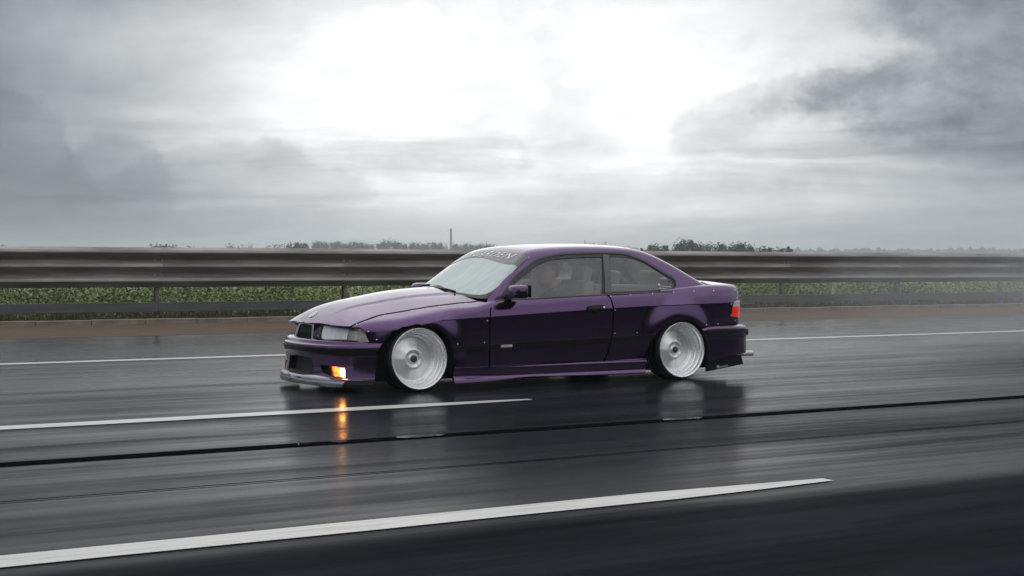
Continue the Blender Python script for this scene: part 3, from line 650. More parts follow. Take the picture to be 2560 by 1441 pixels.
for k in range(k0, k1):
    for src, dz in ((rail, 0), (lower, 0), (post, 0)):
        if k == k0: o = src
        else: o = src.copy(); COL.objects.link(o); o.parent = bar
        o.location = (k * 4 - (0.08 if src is rail else 0) + (0.04 if src is post else 0), (0.0035 * (k % 2) if src is rail else 0), 0)
    if -4 <= k < 12:
        for z in (1.198, 0.915):
            for dx in (-0.05, 0.09): o = bpy.data.objects.new('bolt', BM_); link(o, bar); o.location = (k * 4 + dx, 0.001, z)
# ------------------------------------------------------------------ leaves: undergrowth, trees
def leaf_mat(name, c0, c1, scale=0.8):
    m = principled(name, c0, 0.55); add_noise(m, scale, c0, c1, 'Base Color', detail=4); m.node_tree.nodes['Principled BSDF'].inputs['Specular IOR Level'].default_value = 0.15; return m
LEAF_A = leaf_mat('hedge_leaves', (0.06, 0.10, 0.026), (0.28, 0.34, 0.11), 0.16)
LEAF_T = leaf_mat('tree_leaves', (0.022, 0.040, 0.020), (0.055, 0.080, 0.035), 0.5)
BARK = principled('bark', (0.07, 0.06, 0.05), 0.9); add_noise(BARK, 9, (0.045, 0.04, 0.034), (0.10, 0.085, 0.07), 'Base Color')
def leaves(name, C, size, mat, parent, rng, aspect=0.55, up=0.3):
    n = len(C); a = rng.normal(size=(n, 3)); a[:, 2] *= 0.7; a /= np.linalg.norm(a, axis=1, keepdims=True)
    b = np.cross(a, rng.normal(size=(n, 3)) + np.array([0, 0, up])); b /= np.linalg.norm(b, axis=1, keepdims=True) + 1e-9
    s = (size * rng.uniform(0.6, 1.3, n))[:, None]; P0 = C - a * s; P1 = C + b * s * aspect; P2 = C + a * s; P3 = C - b * s * aspect
    V = np.stack([P0, P1, P2, P3], 1).reshape(-1, 3)
    me = bpy.data.meshes.new(name); me.vertices.add(4 * n); me.vertices.foreach_set('co', V.ravel()); me.loops.add(4 * n); me.loops.foreach_set('vertex_index', np.arange(4 * n)); me.polygons.add(n)
    me.polygons.foreach_set('loop_start', np.arange(n) * 4); me.polygons.foreach_set('loop_total', np.full(n, 4)); me.materials.append(mat); me.update()
    return link(bpy.data.objects.new(name, me), parent)
rng = np.random.default_rng(5)
# tall weeds and scrub behind the barrier
Cs = []
for k in range(1100):
    x = rng.uniform(-8, 62); y = rng.uniform(29.5, 35.5); g = gz(x, y); top = 0.75 + rng.uniform(-0.25, 0.55); r = rng.uniform(0.35, 0.95)
    n = int(330 * r); d = rng.normal(size=(n, 3)); d /= np.linalg.norm(d, axis=1, keepdims=True); rr = rng.uniform(0.25, 1, n)**0.5; hh = (top - g) / 2
    Cs.append(np.stack([x + d[:, 0] * r * rr, y + d[:, 1] * r * rr, g + hh + d[:, 2] * hh * rr], 1))
us = leaves('undergrowth', np.vstack(Cs), 0.042, LEAF_A, None, rng); tag(us, 'green scrub and tall weeds growing behind the crash barrier', 'undergrowth', kind='stuff')
n = 42000; x = rng.uniform(-10, 60, n); y = 26.8 + 3.4 * rng.uniform(0, 1, n)**0.8; h = rng.uniform(0.05, 0.22, n) * (0.5 + (y - 26.8) / 3)
GRASS = leaf_mat('dull_grass_blades', (0.05, 0.06, 0.02), (0.12, 0.11, 0.045), 1.2)
z = np.array([gz(a, c) for a, c in zip(x, y)]); B = np.stack([x, y, z], 1); l = rng.normal(size=(n, 2)) * 0.05; T = B + np.stack([l[:, 0], l[:, 1], h], 1); W = rng.normal(size=(n, 3)) * np.array([0.012, 0.006, 0])
V = np.stack([B - W, B + W, T], 1).reshape(-1, 3); me = bpy.data.meshes.new('grass'); me.vertices.add(3 * n); me.vertices.foreach_set('co', V.ravel()); me.loops.add(3 * n); me.loops.foreach_set('vertex_index', np.arange(3 * n)); me.polygons.add(n); me.polygons.foreach_set('loop_start', np.arange(n) * 3); me.polygons.foreach_set('loop_total', np.full(n, 3)); me.materials.append(GRASS); me.update()
tag(link(bpy.data.objects.new('grass', me)), 'short dull grass along the foot of the crash barrier', 'grass', kind='stuff')
def tree_mesh(seed, kind):
    """unit tree: height 1; returns crown points and trunk tube points"""
    r = np.random.default_rng(seed); C = []
    if kind == 'spire':
        for _ in range(26): 
            t = r.uniform(0.12, 1.0); w = 0.19 * (1 - t)**0.8 + 0.03; a = r.uniform(0, 6.28); q = r.uniform(0.2, 1) * w; c = np.array([q * math.cos(a), q * math.sin(a), t * 0.93]); C.append(c + r.normal(size=(60, 3)) * np.array([0.045, 0.045, 0.05]) * (1.2 - t))
    elif kind == 'sparse':
        for _ in range(22):
            a = r.uniform(0, 6.28); t = r.uniform(0.25, 0.95); w = 0.42 * math.sin(math.pi * min(1, t * 0.9 + 0.1))**0.6 * r.uniform(0.3, 1); c = np.array([w * math.cos(a), w * math.sin(a), t]); C.append(c + r.normal(size=(32, 3)) * 0.045)
    else:
        wid = 0.46 if kind == 'round' else 0.34
        for _ in range(40):
            a = r.uniform(0, 6.28); t = r.uniform(0.08, 0.97); w = wid * (math.sin(math.pi * min(1, 0.18 + t * 0.78)))**0.6 * r.uniform(0.15, 1)**0.6; c = np.array([w * math.cos(a), w * math.sin(a), t * 0.93]); C.append(c + r.normal(size=(95, 3)) * r.uniform(0.03, 0.06))
    return np.vstack(C)
TREES = {}
def make_tree(name, seed, kind, loc, h, label, cat='tree', group=None, rz=0.0, wide=1.0):
    root = empty(name, loc, rz); root.scale = (h * wide, h * wide, h); tag(root, label, cat, group)
    key = (seed, kind)
    if key not in TREES:
        rg = np.random.default_rng(seed + 99); C = tree_mesh(seed, kind); C[:, 2] = np.clip(C[:, 2], 0.02, 1.0)
        cr = leaves('crown', C, 0.021 if kind != 'sparse' else 0.017, LEAF_T, root, rg, 0.6)
        tr = tube('trunk', [(0, 0, -0.05), (0.01, 0.0, 0.3), (0.0, 0.01, 0.6), (0.005, 0, 0.9)], [0.032, 0.025, 0.016, 0.006], BARK, root, 8)
        lb = []
        for k in range(4):
            a = k * 1.7 + seed; lb = tube('limb', [(0, 0, 0.25 + 0.12 * k), (0.13 * math.cos(a), 0.13 * math.sin(a), 0.42 + 0.12 * k), (0.22 * math.cos(a), 0.22 * math.sin(a), 0.55 + 0.10 * k)], [0.013, 0.008, 0.003], BARK, root, 6)
        TREES[key] = root
    else:
        for ch in TREES[key].children: c = ch.copy(); COL.objects.link(c); c.parent = root
    return root
def at(u, dist, base=-3.2):
    d = CF + CR * (u - 1280) / F_PX; d = d[:2] / np.hypot(*d[:2]); return (d[0] * dist, d[1] * dist, base)
def htop(u, v, dist, base=-3.2):
    c = dist * float(np.dot(np.array(at(u, 1.0)[:2]), CF[:2] / np.hypot(*CF[:2]))); return H_CAM + (671 - v) / F_PX * c - base
ORD = ['first', 'second', 'third', 'fourth', 'fifth', 'sixth', 'seventh', 'eighth', 'ninth', 'tenth', 'eleventh', 'twelfth', 'thirteenth']
TL = [  # x centre, top, distance, kind, width factor, label
    (396, 606, 210, 'round', 1.5, 'low dark bushy tree above the barrier, alone at the far left'),
    (437, 608.5, 210, 'dense', 0.9, 'small pointed dark tree just right of the far left bushy tree'),
    (486, 613, 260, 'round', 1.3, 'tiny tree barely above the barrier near the left end'),
    (3, 607, 230, 'dense', 1.2, 'small dark tree cut off by the left edge of the picture'),
    (596, 604, 280, 'sparse', 1.5, 'thin see-through shrub with bare twigs, left one of its pair'), (614, 606, 280, 'sparse', 1.2, 'thin see-through shrub with bare twigs, right one of its pair'),
    (686, 607, 300, 'sparse', 1.5, 'grey leafy shrub, left of the two beside the paired trees'), (703, 610, 300, 'sparse', 1.2, 'lower grey leafy shrub, right of the two beside the paired trees'),
    (735, 602, 300, 'dense', 1.3, 'hazy grey-green tree, left of a touching pair before the long row'), (755, 603, 300, 'dense', 1.1, 'hazy grey-green tree, right of a touching pair before the long row'),
    (1477, 602.5, 230, 'round', 1.1, 'small round tree peeping over the left part of the car roof'), (1514, 604, 240, 'sparse', 1.3, 'thin shrub peeping over the car roof right of the round tree'), (1506, 609, 240, 'sparse', 1.2, 'lowest twiggy shrub peeping over the car roof'),
    (1584, 611, 250, 'sparse', 1.4, 'faint low shrub over the rear edge of the car roof'), (1604, 613, 250, 'spire', 1.1, 'tiny pointed tree just behind the car roof'),
    (1628, 606, 230, 'round', 1.0, 'round tree, left one of three behind the rear window slope'), (1646, 608, 230, 'dense', 0.9, 'narrow tree, middle one of three behind the rear window slope'), (1664, 605, 230, 'spire', 1.7, 'pointed tree, right one of three behind the rear window slope'),
    (1716, 592, 220, 'round', 1.0, 'tallest dark round tree right of the car roof'), (1701, 600, 225, 'dense', 0.9, 'dark tree leaning on the left flank of the tallest tree'), (1745, 601, 225, 'dense', 1.2, 'dark tree close on the right flank of the tallest tree'), (1757, 606, 228, 'round', 1.0, 'low dark tree second on the right of the tallest tree'),
    (1772, 601, 235, 'sparse', 1.1, 'airy tree with gaps in its crown between two dark ones'), (1793, 603.5, 215, 'dense', 1.2, 'dark cone-shaped tree left of the wide spreading tree'),
    (1846, 601.5, 205, 'round', 1.3, 'wide spreading dark tree with a flat lean to the right'), (1825, 608, 207, 'round', 1.2, 'lower dark tree joined to the left of the wide spreading tree'),
    (1884, 611, 220, 'dense', 1.6, 'squat dark tree right of the wide spreading tree'),
    (1921, 613, 215, 'round', 1.2, 'low dark tree, left one of the last small clump'), (1943, 616, 215, 'round', 1.3, 'lowest dark bush, second of the last small clump'), (1957, 615, 215, 'dense', 1.2, 'dark bush, third of the last small clump'), (1974, 611, 215, 'spire', 1.9, 'last small pointed tree before the open fields on the right')]
for i, (u, v, D, kind, wd, lab) in enumerate(TL): make_tree('tree', (i % 3) + 1, kind, at(u, D), htop(u, v, D), lab, rz=i * 1.3, wide=wd * 0.60)
row = [(790, 600), (806, 599), (822, 602), (842, 599.5), (862, 602), (881, 600), (899, 602), (918, 604), (938, 605), (957, 600), (975, 595), (992, 601), (1010, 606)]
for i, (u, v) in enumerate(row): make_tree('tree', (i % 3) + 1, 'dense' if i % 2 else 'round', at(u, 560 + 9 * (i % 3)), htop(u, v, 560 + 9 * (i % 3)), 'pale hazy tree, %s from the left in the long row before the gap' % ORD[i], group='pale trees in the long row', rz=i * 2.1, wide=0.62)
row2 = [(1031, 604), (1045, 603), (1060, 605), (1078, 602), (1094, 605), (1109, 604), (1140, 606), (1155, 607), (1170, 605), (1186, 608), (1201, 606), (1215, 608)]
for i, (u, v) in enumerate(row2): make_tree('tree', (i % 3) + 1, 'round' if i % 2 else 'dense', at(u, 590 + 8 * (i % 3)), htop(u, v, 590 + 8 * (i % 3)), 'pale hazy tree, %s from the left in the row around the concrete mast' % ORD[i], group='pale trees around the mast', rz=i * 1.7, wide=0.60)
make_tree('tree', 2, 'round', at(1229, 260), htop(1229, 606, 260), 'darker tree ending the row right above the windscreen top', rz=0.5, wide=0.6)
# concrete mast
px_, py_, pz_ = at(1127.5, 330); ht = htop(1127.5, 572, 330)
ms = tube('concrete_mast', [(px_, py_, pz_), (px_, py_, pz_ + ht * 0.5), (px_, py_, pz_ + ht)], [0.30, 0.27, 0.25], principled('pale_concrete', (0.30, 0.30, 0.33), 0.7), None, 16)
add_noise(MATS['pale_concrete'], 3, (0.25, 0.25, 0.28), (0.36, 0.36, 0.38), 'Base Color'); tag(ms, 'tall plain grey concrete mast rising from the hazy tree row', 'mast')
# far forest: many small crowns
V = []; F = []; rn = random.Random(8)
ico = bmesh.new(); bmesh.ops.create_icosphere(ico, subdivisions=1, radius=1.0); IV = [tuple(v.co) for v in ico.verts]; IF = [tuple(v.index for v in f.verts) for f in ico.faces]; ico.free()
for k in range(2600):
    u = rn.uniform(-900, 5200) if k % 3 else rn.uniform(1300, 2700); D = rn.uniform(1050, 1200); x, y, z = at(u, D)
    if u < 1300 and rn.random() < 0.0: continue
    h = rn.uniform(16.0, 19.5) * (1 if u > 1200 else 0.72); r = rn.uniform(3.5, 7); b = len(V)
    for (a, c, e) in IV: q = rn.uniform(0.8, 1.2); V.append((x + a * r * q, y + c * r * q, z + h * 0.5 + e * h * 0.5 * rn.uniform(0.9, 1.08)))
    F += [tuple(b + i for i in f) for f in IF]
fo = mesh_from('treeline', V, F, LEAF_T, None); tag(fo, 'far blue-grey forest along the horizon', 'forest', kind='stuff')
# fine spray hanging behind the car over the wet lanes
MIST = bpy.data.materials.new('road_spray'); MIST.use_nodes = True; nt = MIST.node_tree; nt.nodes.clear()
pv = nt.nodes.new('ShaderNodeVolumePrincipled'); pv.inputs['Color'].default_value = (0.96, 0.97, 1.0, 1); pv.inputs['Density'].default_value = 0.028
mo = nt.nodes.new('ShaderNodeOutputMaterial'); nt.links.new(pv.outputs[0], mo.inputs['Volume'])
V = []; F = []
for (cx, cy_, cz, rx, ry, rz) in ((27, 12.5, 0.9, 15.5, 3.4, 1.7), (28, 12.6, 0.9, 13.5, 2.9, 1.35), (29, 12.6, 0.85, 11.5, 2.3, 1.0), (12.5, 12.0, 0.55, 3.2, 1.5, 0.6)):
    bm = bmesh.new(); bmesh.ops.create_icosphere(bm, subdivisions=3, radius=1.0); b = len(V)
    V += [(cx + v.co.x * rx, cy_ + v.co.y * ry, max(0.012, cz + v.co.z * rz)) for v in bm.verts]; F += [tuple(b + v.index for v in f.verts) for f in bm.faces]; bm.free()
    sp_o = mesh_from('spray', V, F, MIST, None); tag(sp_o, 'thin white water spray hanging behind the moving car', 'spray', group='spray trailing the car', kind='stuff'); V = []; F = []
# dark roadside wood on the other side of the road (seen only in the car's flanks and in the wet lanes)
V = []; F = []; rn = random.Random(3)
for k in range(900):
    x = rn.uniform(-110, 130); y = rn.uniform(-40, -27); h = rn.uniform(7.0, 10.5); r = rn.uniform(1.2, 2.4); b = len(V)
    for (a, c, e) in IV: q = rn.uniform(0.8, 1.2); V.append((x + a * r * q, y + c * r * q, -3.5 + h * 0.5 + e * h * 0.5 * rn.uniform(0.9, 1.08)))
    F += [tuple(b + i for i in f) for f in IF]
wd_ = mesh_from('woodland', V, F, LEAF_T, None); tag(wd_, 'dark wood along the opposite roadside behind the camera', 'wood', kind='stuff')
# haze
HZ = bpy.data.materials.new('rain_haze'); HZ.use_nodes = True; nt = HZ.node_tree; nt.nodes.clear()
pv = nt.nodes.new('ShaderNodeVolumePrincipled'); pv.inputs['Color'].default_value = (0.88, 0.94, 1.0, 1); pv.inputs['Density'].default_value = 0.0008; pv.inputs['Anisotropy'].default_value = 0.2
mo = nt.nodes.new('ShaderNodeOutputMaterial'); nt.links.new(pv.outputs[0], mo.inputs['Volume'])
V = [(x, y, z) for z in (-5.5, 26) for y in (-3700, 3700) for x in (-3700, 3700)]; F = [(0, 2, 3, 1), (4, 5, 7, 6), (0, 1, 5, 4), (2, 6, 7, 3), (0, 4, 6, 2), (1, 3, 7, 5)]
hz_ = mesh_from('haze', V, F, HZ, None, smooth=False); hz_['kind'] = 'stuff'; hz_['label'] = 'thin rain haze over the whole place'; hz_['category'] = 'haze'
# ------------------------------------------------------------------ the car
car = empty('car', tuple(ORG))
tag(car, 'dark purple two-door coupe with polished deep-dish wheels driving on the wet road', 'car')
b3 = L1 + L2 + L3
HOODLINE = [(879, 817), (918, 799.5), (960, 786.5), (1030, 774.5), (1098, 764), (1165, 756.5), (1196, 753)]
hood = patch('hood', BODY, [[[('p', 0.095, b3)], [(757, 800.5), (798.8, 808), (837.7, 814), (868, 816), (875.5, 816)],
      [(915, 798.5), (958, 785.2), (1029, 773.2), (1097, 762.7), (1164, 755.2), (1194, 752), (1213, 750)], [(1196, 747), (1180, 743.5), (1142, 736.5), (1110, 730)], [('p', 1.285, b3)]]],
      PAINT, car, mirror='merge', step=0.02, thick=0.02)
fend = patch('front_fender', BODY, [[[(879, 818), (919, 801), (961, 787.8), (1031, 775.8), (1099, 765.3), (1166, 757.8), (1198, 754), (1218, 751.5), (1233, 751)],
      [(1227.5, 761), (1224, 778), (1223.5, 795), (1221.8, 860.5), (1221.8, 919)], [(1136, 924.5)],
      [(1133.8, 896), (1129.5, 866), (1121.6, 846), (1106, 827), (1085.7, 817.5), (1053.6, 813), (1020, 816.5), (998, 823), (976.4, 837), (957.5, 857)],
      [(926, 857)], [(921, 845), (912.5, 829.5), (900.5, 819.5), (881, 818.6)]]], PAINT, car, mirror='copy', thick=0.018, step=0.018)
DOORREAR = [(1519, 741.5), (1524.5, 747), (1529, 760), (1531, 775), (1530.8, 792), (1528, 836), (1523, 859), (1515.5, 888), (1506, 901.5)]
door = patch('door', BODY, [[[(1239, 754.5), (1330, 749.5), (1420, 744.5), (1516, 738.8)], DOORREAR, [(1320, 912.5), (1225.4, 918.6)],
      [(1225.4, 860.5), (1227.2, 795), (1227.8, 778), (1231, 763), (1239, 754.5)]]], PAINT, car, mirror='copy', thick=0.018, step=0.018)
quart = patch('rear_quarter_panel', BODY, [[[(1523.5, 740), (1580, 736), (1631, 732.8), (1684, 729.5), (1735, 727), (1784, 725), (1843, 723)],
      [(1845.5, 745), (1846.5, 752)], [(1835.5, 753.5)], [(1831.5, 767), (1829, 792.5)], [(1848.5, 793.5)], [(1848.5, 808.5)], [(1800, 813.5), (1753.5, 821)],
      [(1744, 812), (1728, 803.5), (1709, 800.5), (1691, 802.4), (1673.6, 809), (1650, 827), (1631, 846), (1619.5, 867), (1615, 896.5)],
      [(1512, 902)], [(1520, 888), (1527.5, 859), (1532.3, 836), (1535, 792), (1535.2, 775), (1533, 760), (1529, 748), (1523.5, 740)]]],
      PAINT, car, mirror='copy', thick=0.018, step=0.018)
# greenhouse shell: roof, pillars down to the belt
WOUT = [(1690.5, 712), (1690, 702.5), (1684, 694), (1652.5, 675.5), (1615, 653), (1577.5, 637.5), (1558, 633.3), (1540, 631.8), (1446, 631.8), (1415, 633), (1390, 636), (1371, 639.5), (1352.5, 644.5), (1322.5, 661), (1277.5, 702.5), (1238, 753)]
roof = patch('roof', GH, [[[(1219, 748)], [(1258.7, 701), (1299.5, 667.5), (1325, 644.5)], [(1323, 640), (1312, 635.8), (1288.7, 632), (1258, 629.2), ('p', 1.885, b3)], [('p', 3.36, b3)],
      [('p', 3.30, b3 - 0.30), ('p', 3.24, b3 - 0.52), ('p', 3.26, b3 - 0.60)], [('p', 3.60, b3 - 0.635), ('p', 3.96, b3 - 0.65)], [('p', 3.98, 0.02), ('p', 3.30, 0.02)], [(1676, 729)], [(1688, 719), (1690.5, 712)], WOUT[1:]]],
      PAINT, car, mirror='merge', thick=0.03, step=0.018)
# the deck behind the side windows and the boot lid
deck = patch('rear_deck', BODY, [[[('p', 3.30, L1 - 0.01), ('p', 4.375, L1 - 0.01)], [('p', 4.375, b3 - 0.60)], [('p', 3.97, b3 - 0.60)], [('p', 3.97, L1 + L2)], [('p', 3.30, L1 + L2)]]], PAINT, car, mirror='copy', step=0.018)
lid = patch('boot_lid', BODY, [[[('p', 4.02, b3)], [('p', 4.02, b3 - 0.595)], [('p', 4.378, b3 - 0.595)], [('p', 4.378, b3)]]], PAINT, car, mirror='merge', thick=0.2, step=0.018)
SEAMTOP = patch('belt_strip', BODY, [[[(1239, 751), (1330, 746), (1420, 741), (1518, 735.5), (1600, 731), (1684, 727)], [(1684, 729.2), (1600, 733.8), (1518, 738.2), (1420, 743.7), (1330, 748.7), (1239, 753.7)]]], TRIM, car, off=0.002, mirror='copy')
# windows
G1 = [[(1247, 749), (1330, 746), (1420, 740.5), (1506, 735.5)], [(1505.5, 643)], [(1446, 643.8), (1399, 647), (1371, 651.2), (1345, 662.5), (1319, 684), (1287, 710), (1262, 733), (1247, 749)]]
G2 = [[(1530, 729.5), (1600, 727.5), (1673, 724.5)], [(1680.6, 719.4), (1683.4, 709), (1679, 700)], [(1652.5, 682.5), (1615, 660), (1587, 648), (1559, 643), (1521, 642.5)], [(1530, 729.5)]]
L_G1 = build_loop(GH, G1); L_G2 = build_loop(GH, G2)
wf = patch('window_frame', GH, [[[(1239, 753), (1330, 749), (1420, 743.5), (1512, 737.5), (1600, 733), (1676, 728.5)], [(1687.5, 719), (1690, 712)], WOUT[1:]], L_G1, L_G2], TRIM, car, off=-0.004, mirror='copy', thick=0.02)
outer_tr = patch('window_trim', GH, [[[(1690.5, 712), (1690.3, 702.5), (1684.5, 693.4), (1653, 674.7), (1615.5, 652.2), (1577.5, 636.8), (1558, 632.5), (1540, 631), (1446, 631), (1390, 635), (1352.5, 643.5), (1322.5, 660), (1277.5, 701.7), (1238, 752)],
      [(1241, 752.5)], [(1279.5, 704), (1324, 664), (1354, 648), (1391, 639.6), (1446, 635.6), (1540, 635.4), (1558, 636.8), (1576, 641), (1613.5, 657), (1650.5, 679.5), (1681.5, 697.5), (1687, 704), (1688, 712)]]],
      principled('dark_green_grey_trim', (0.035, 0.045, 0.05), 0.25), car, off=0.003, mirror='copy')
bp = patch('pillar_cover', GH, [[[(1506.5, 637)], [(1520.5, 637)], [(1529, 733)], [(1512, 734)]]], PILLAR, car, off=0.004, mirror='copy')
gdoor = patch('door_glass', GH, [L_G1], GLASS_SIDE, car, off=-0.012, thick=0, mirror='copy')
gq = patch('quarter_glass', GH, [L_G2], GLASS_SIDE, car, off=-0.008, thick=0, mirror='copy')
WSH = [[(1219, 748)], [(1258.7, 701), (1299.5, 667.5), (1325, 644.5)], [(1323, 640), (1312, 635.8), (1288.7, 632), (1258, 629.2), ('p', 1.885, b3)], [('p', 1.33, b3)], [(1115, 731), (1150, 738), (1185, 744), (1219, 748)]]
WCL = [[('p', 1.85, b3)], [('p', 1.375, b3)], [(1126.6, 727), (1162, 733.6), (1190, 737), (1211, 735.5), (1232, 726.6)], [(1257, 706.5), (1292, 669.5), (1305, 656)], [(1300, 647), (1270, 640)]]
ws = patch('windscreen', GH, [WSH], GLASS_WS, car, off=-0.003, thick=0, mirror='merge')
L_clear = build_loop(GH, WCL)
fr_loop = build_loop(GH, WSH)
frit = patch('windscreen_border', GH, [[[(1219, 748)], [(1258.7, 701), (1299.5, 667.5), (1325, 644.5)], [(1305, 656)], [(1292, 669.5), (1257, 706.5), (1232, 726.6)], [(1211, 735.5), (1190, 737), (1162, 733.6), (1126.6, 727), ('p', 1.375, b3)], [('p', 1.33, b3)], [(1115, 731), (1150, 738), (1185, 744)]]], TRIM, ws, off=-0.0015, thick=0, mirror='merge', step=0.015)
banner = patch('banner', GH, [[[('p', 1.885, b3)], [(1258, 629.6), (1288.7, 632.5), (1312, 636.5), (1321, 641), (1322, 645.5)], [(1295, 669)], [(1267, 659.8), (1239, 652.7), ('p', 1.772, b3)]]], BANNER, ws, off=0.0005, thick=0, mirror='merge', step=0.015)
rw = patch('rear_window', GH, [[[('p', 3.37, b3)], [('p', 3.31, b3 - 0.30), ('p', 3.25, b3 - 0.52), ('p', 3.27, b3 - 0.60)], [('p', 3.61, b3 - 0.63), ('p', 3.97, b3 - 0.645)], [('p', 4.02, b3 - 0.4), ('p', 4.04, b3)]]], GLASS_SIDE, car, off=-0.003, thick=0, mirror='merge')
mt = patch('mirror_mount', GH, [[[(1243, 750.5)], [(1262, 729), (1271, 719.5)], [(1274, 749)]]], TRIM, car, off=0.004, mirror='copy')
# skirts
patch('side_skirt', SK, [[[(1135, 924.5), (1225, 920.4), (1320, 913.8), (1420, 908), (1506, 902.6), (1614, 896.5)], [(1613.5, 934)], [(1547, 937), (1400, 939.5), (1300, 943.5), (1240, 954), (1190, 959.5), (1136.5, 962)]]],
      PAINT, car, mirror='copy', thick=0.03, step=0.012, rows=(0.085, 0.10, 0.112, 0.18, 0.192, 0.205))
# mouldings
patch('side_moulding', BODY, [[[(1131, 867.5), (1222, 862)], [(1222, 876)], [(1133, 881.5)]]], BLACK, car, off=0.008, mirror='copy', thick=0.01)
mould = patch('side_moulding', BODY, [[[(1228, 863), (1236, 860.5), (1380, 852), (1527, 842.8)], [(1524.5, 857.6)], [(1380, 867), (1226, 876)]]], BLACK, car, off=0.008, mirror='copy', thick=0.01)
patch('side_moulding', BODY, [[[(1531.5, 843), (1632, 836.5)], [(1625.5, 850.5)], [(1529, 857.5)]]], BLACK, car, off=0.006, mirror='copy', thick=0.01)
# front bumper
INT = [[(727.5, 883), (755, 890.5), (781, 896)], [(785, 936)], [(760, 929), (736, 918.5)]]
FOGR = [[(799, 912.5), (826, 915.5), (862, 919.5)], [(864, 945.5)], [(832, 941.5), (808, 932.5)]]
L_INT = build_loop(FB, INT); L_FOG = build_loop(FB, FOGR)
z_ = lambda z: z
top_l = [('p', 0.0, 0.447), ('p', 0.4, 0.447), (925, 858.6)]
fbm = patch('front_bumper', FB, [[[('p', 0.0, 0.447), ('p', 0.45, 0.447), ('p', 0.72, 0.446), (926, 858.8)], [(957, 859.2)], [(950, 868), (943, 895), (936.7, 949)], [(865, 954), ('p', 0.35, 0.103), ('p', 0.0, 0.103)],
      [('p', 0.0, 0.165)], [('p', 0.2, 0.163), (785, 936)], [(781, 896)], [('p', 0.0, 0.290)]], L_FOG], PAINT, car, mirror='merge', step=0.012, thick=0.02,
      rows=(0.112, 0.12, 0.128, 0.34, 0.375, 0.392, 0.397, 0.402, 0.412, 0.428, 0.432, 0.436, 0.442))

patch('bumper_strip', FB, [[[('p', 0.0, 0.375), ('p', 0.5, 0.374), (899, 873.5), (943, 874.3)], [(941, 890.5)], [(874.6, 891), (826, 886.5), ('p', 0.25, 0.335), ('p', 0.0, 0.338)]]], BLACK, fbm, off=0.008, mirror='merge', thick=0.012, step=0.012)
# intake grille
gi = patch('intake_grille', FB, [[[('p', 0, 0.30)], [('p', 0, 0.155)], [('p', 0.31, 0.13)], [('p', 0.30, 0.29)]]], GRILL, fbm, off=-0.07, mirror='merge', thick=0, step=0.02)
for i in range(6):
    zz = 0.165 + i * 0.022
    q = [tuple(world(FB.pos(a, zz)) - ORG + np.array([0.05, 0, 0])) for a in np.linspace(0, 0.27 - 0.004 * (5 - i), 8)]
    q = [(x, -y, z) for x, y, z in q[:0:-1]] + q
    tube('grille_slat', q, 0.0022, GRILL, fbm, 6)
patch('fog_lamp_recess', FB, [[[('p', 0.40, 0.25)], [('p', 0.40, 0.12)], [('p', 0.76, 0.12)], [('p', 0.76, 0.25)]]], DARK, fbm, off=-0.045, mirror='copy', thick=0, step=0.02)
fl = patch('fog_lamp', FB, [[[(829, 917.2)], [(861, 920.7)], [(862.5, 944.6)], [(834, 940.8)]]], AMBER_ON, fbm, off=-0.006, mirror='copy', thick=0.03, step=0.006)
hot = patch('bulb', FB, [[[(852, 922), (859.5, 923)], [(861, 933), (860.5, 943)], [(853, 941), (850.5, 931)]]], AMBER_HOT, fbm, off=0.000, mirror='copy', thick=0.004, step=0.006)
patch('bulb_shroud', FB, [[[(826.5, 916.8)], [(829.5, 917.1)], [(834.5, 940.9)], [(831.5, 940.5)]]], principled('red_orange_lens', (0.55, 0.08, 0.03), 0.2), fbm, off=0.002, mirror='copy', thick=0.03, step=0.006)
patch('splitter', FB, [[[('p', 0, 0.098), (787, 942), (865, 954.5)], [(856, 968.6)], [(826, 967.2), ('p', 0.35, 0.055), ('p', 0, 0.055)]]], CHROME, fbm, off=0.018, mirror='merge', thick=0.02, step=0.012, label='dented silver splitter edge with scrapes')
patch('splitter_end', FB, [[[(865.5, 954.8), (937, 949.8)], [(937, 968)], [(858, 969)]]], BLACK, fbm, off=0.006, mirror='copy', thick=0.02, step=0.012)
# nose: panel, kidneys, lamps
nose = patch('nose_panel', NOSE, [[[('p', 0.0, 0.598)], [(800, 809.6), (837.5, 815.3), (878, 818.6)], [(900, 821), (911, 831), (925, 857)], [('p', 0.5, 0.425), ('p', 0.0, 0.425)]]], PAINT, car, off=-0.004, mirror='merge', thick=0.03, step=0.015)
KO = [[(760, 808.2), (764, 807.6), (787, 811), (791.5, 813), (792, 817)], [(788.5, 850), (786, 854.5), (781, 855)], [(762, 852.8), (758, 850), (757.2, 846)], [(759, 812), (760, 808.2)]]
KI = [[(763.4, 813), (766.4, 812), (784, 814.6), (787.2, 816.8), (787.4, 820)], [(784.4, 846.5), (782.3, 849.8), (778, 850.4)], [(764.5, 848.3), (761.8, 846.6), (761.4, 843)], [(762.6, 816), (763.4, 813)]]
Lko, Lki = build_loop(NOSE, KO, 0.008), build_loop(NOSE, KI, 0.008)
kf = patch('kidney_grille', NOSE, [Lko, Lki], principled('grille_frame', (0.22, 0.24, 0.27), 0.16, 0.9, Coat_Weight=0.6), car, off=0.028, mirror='copy', thick=0.035, step=0.01)
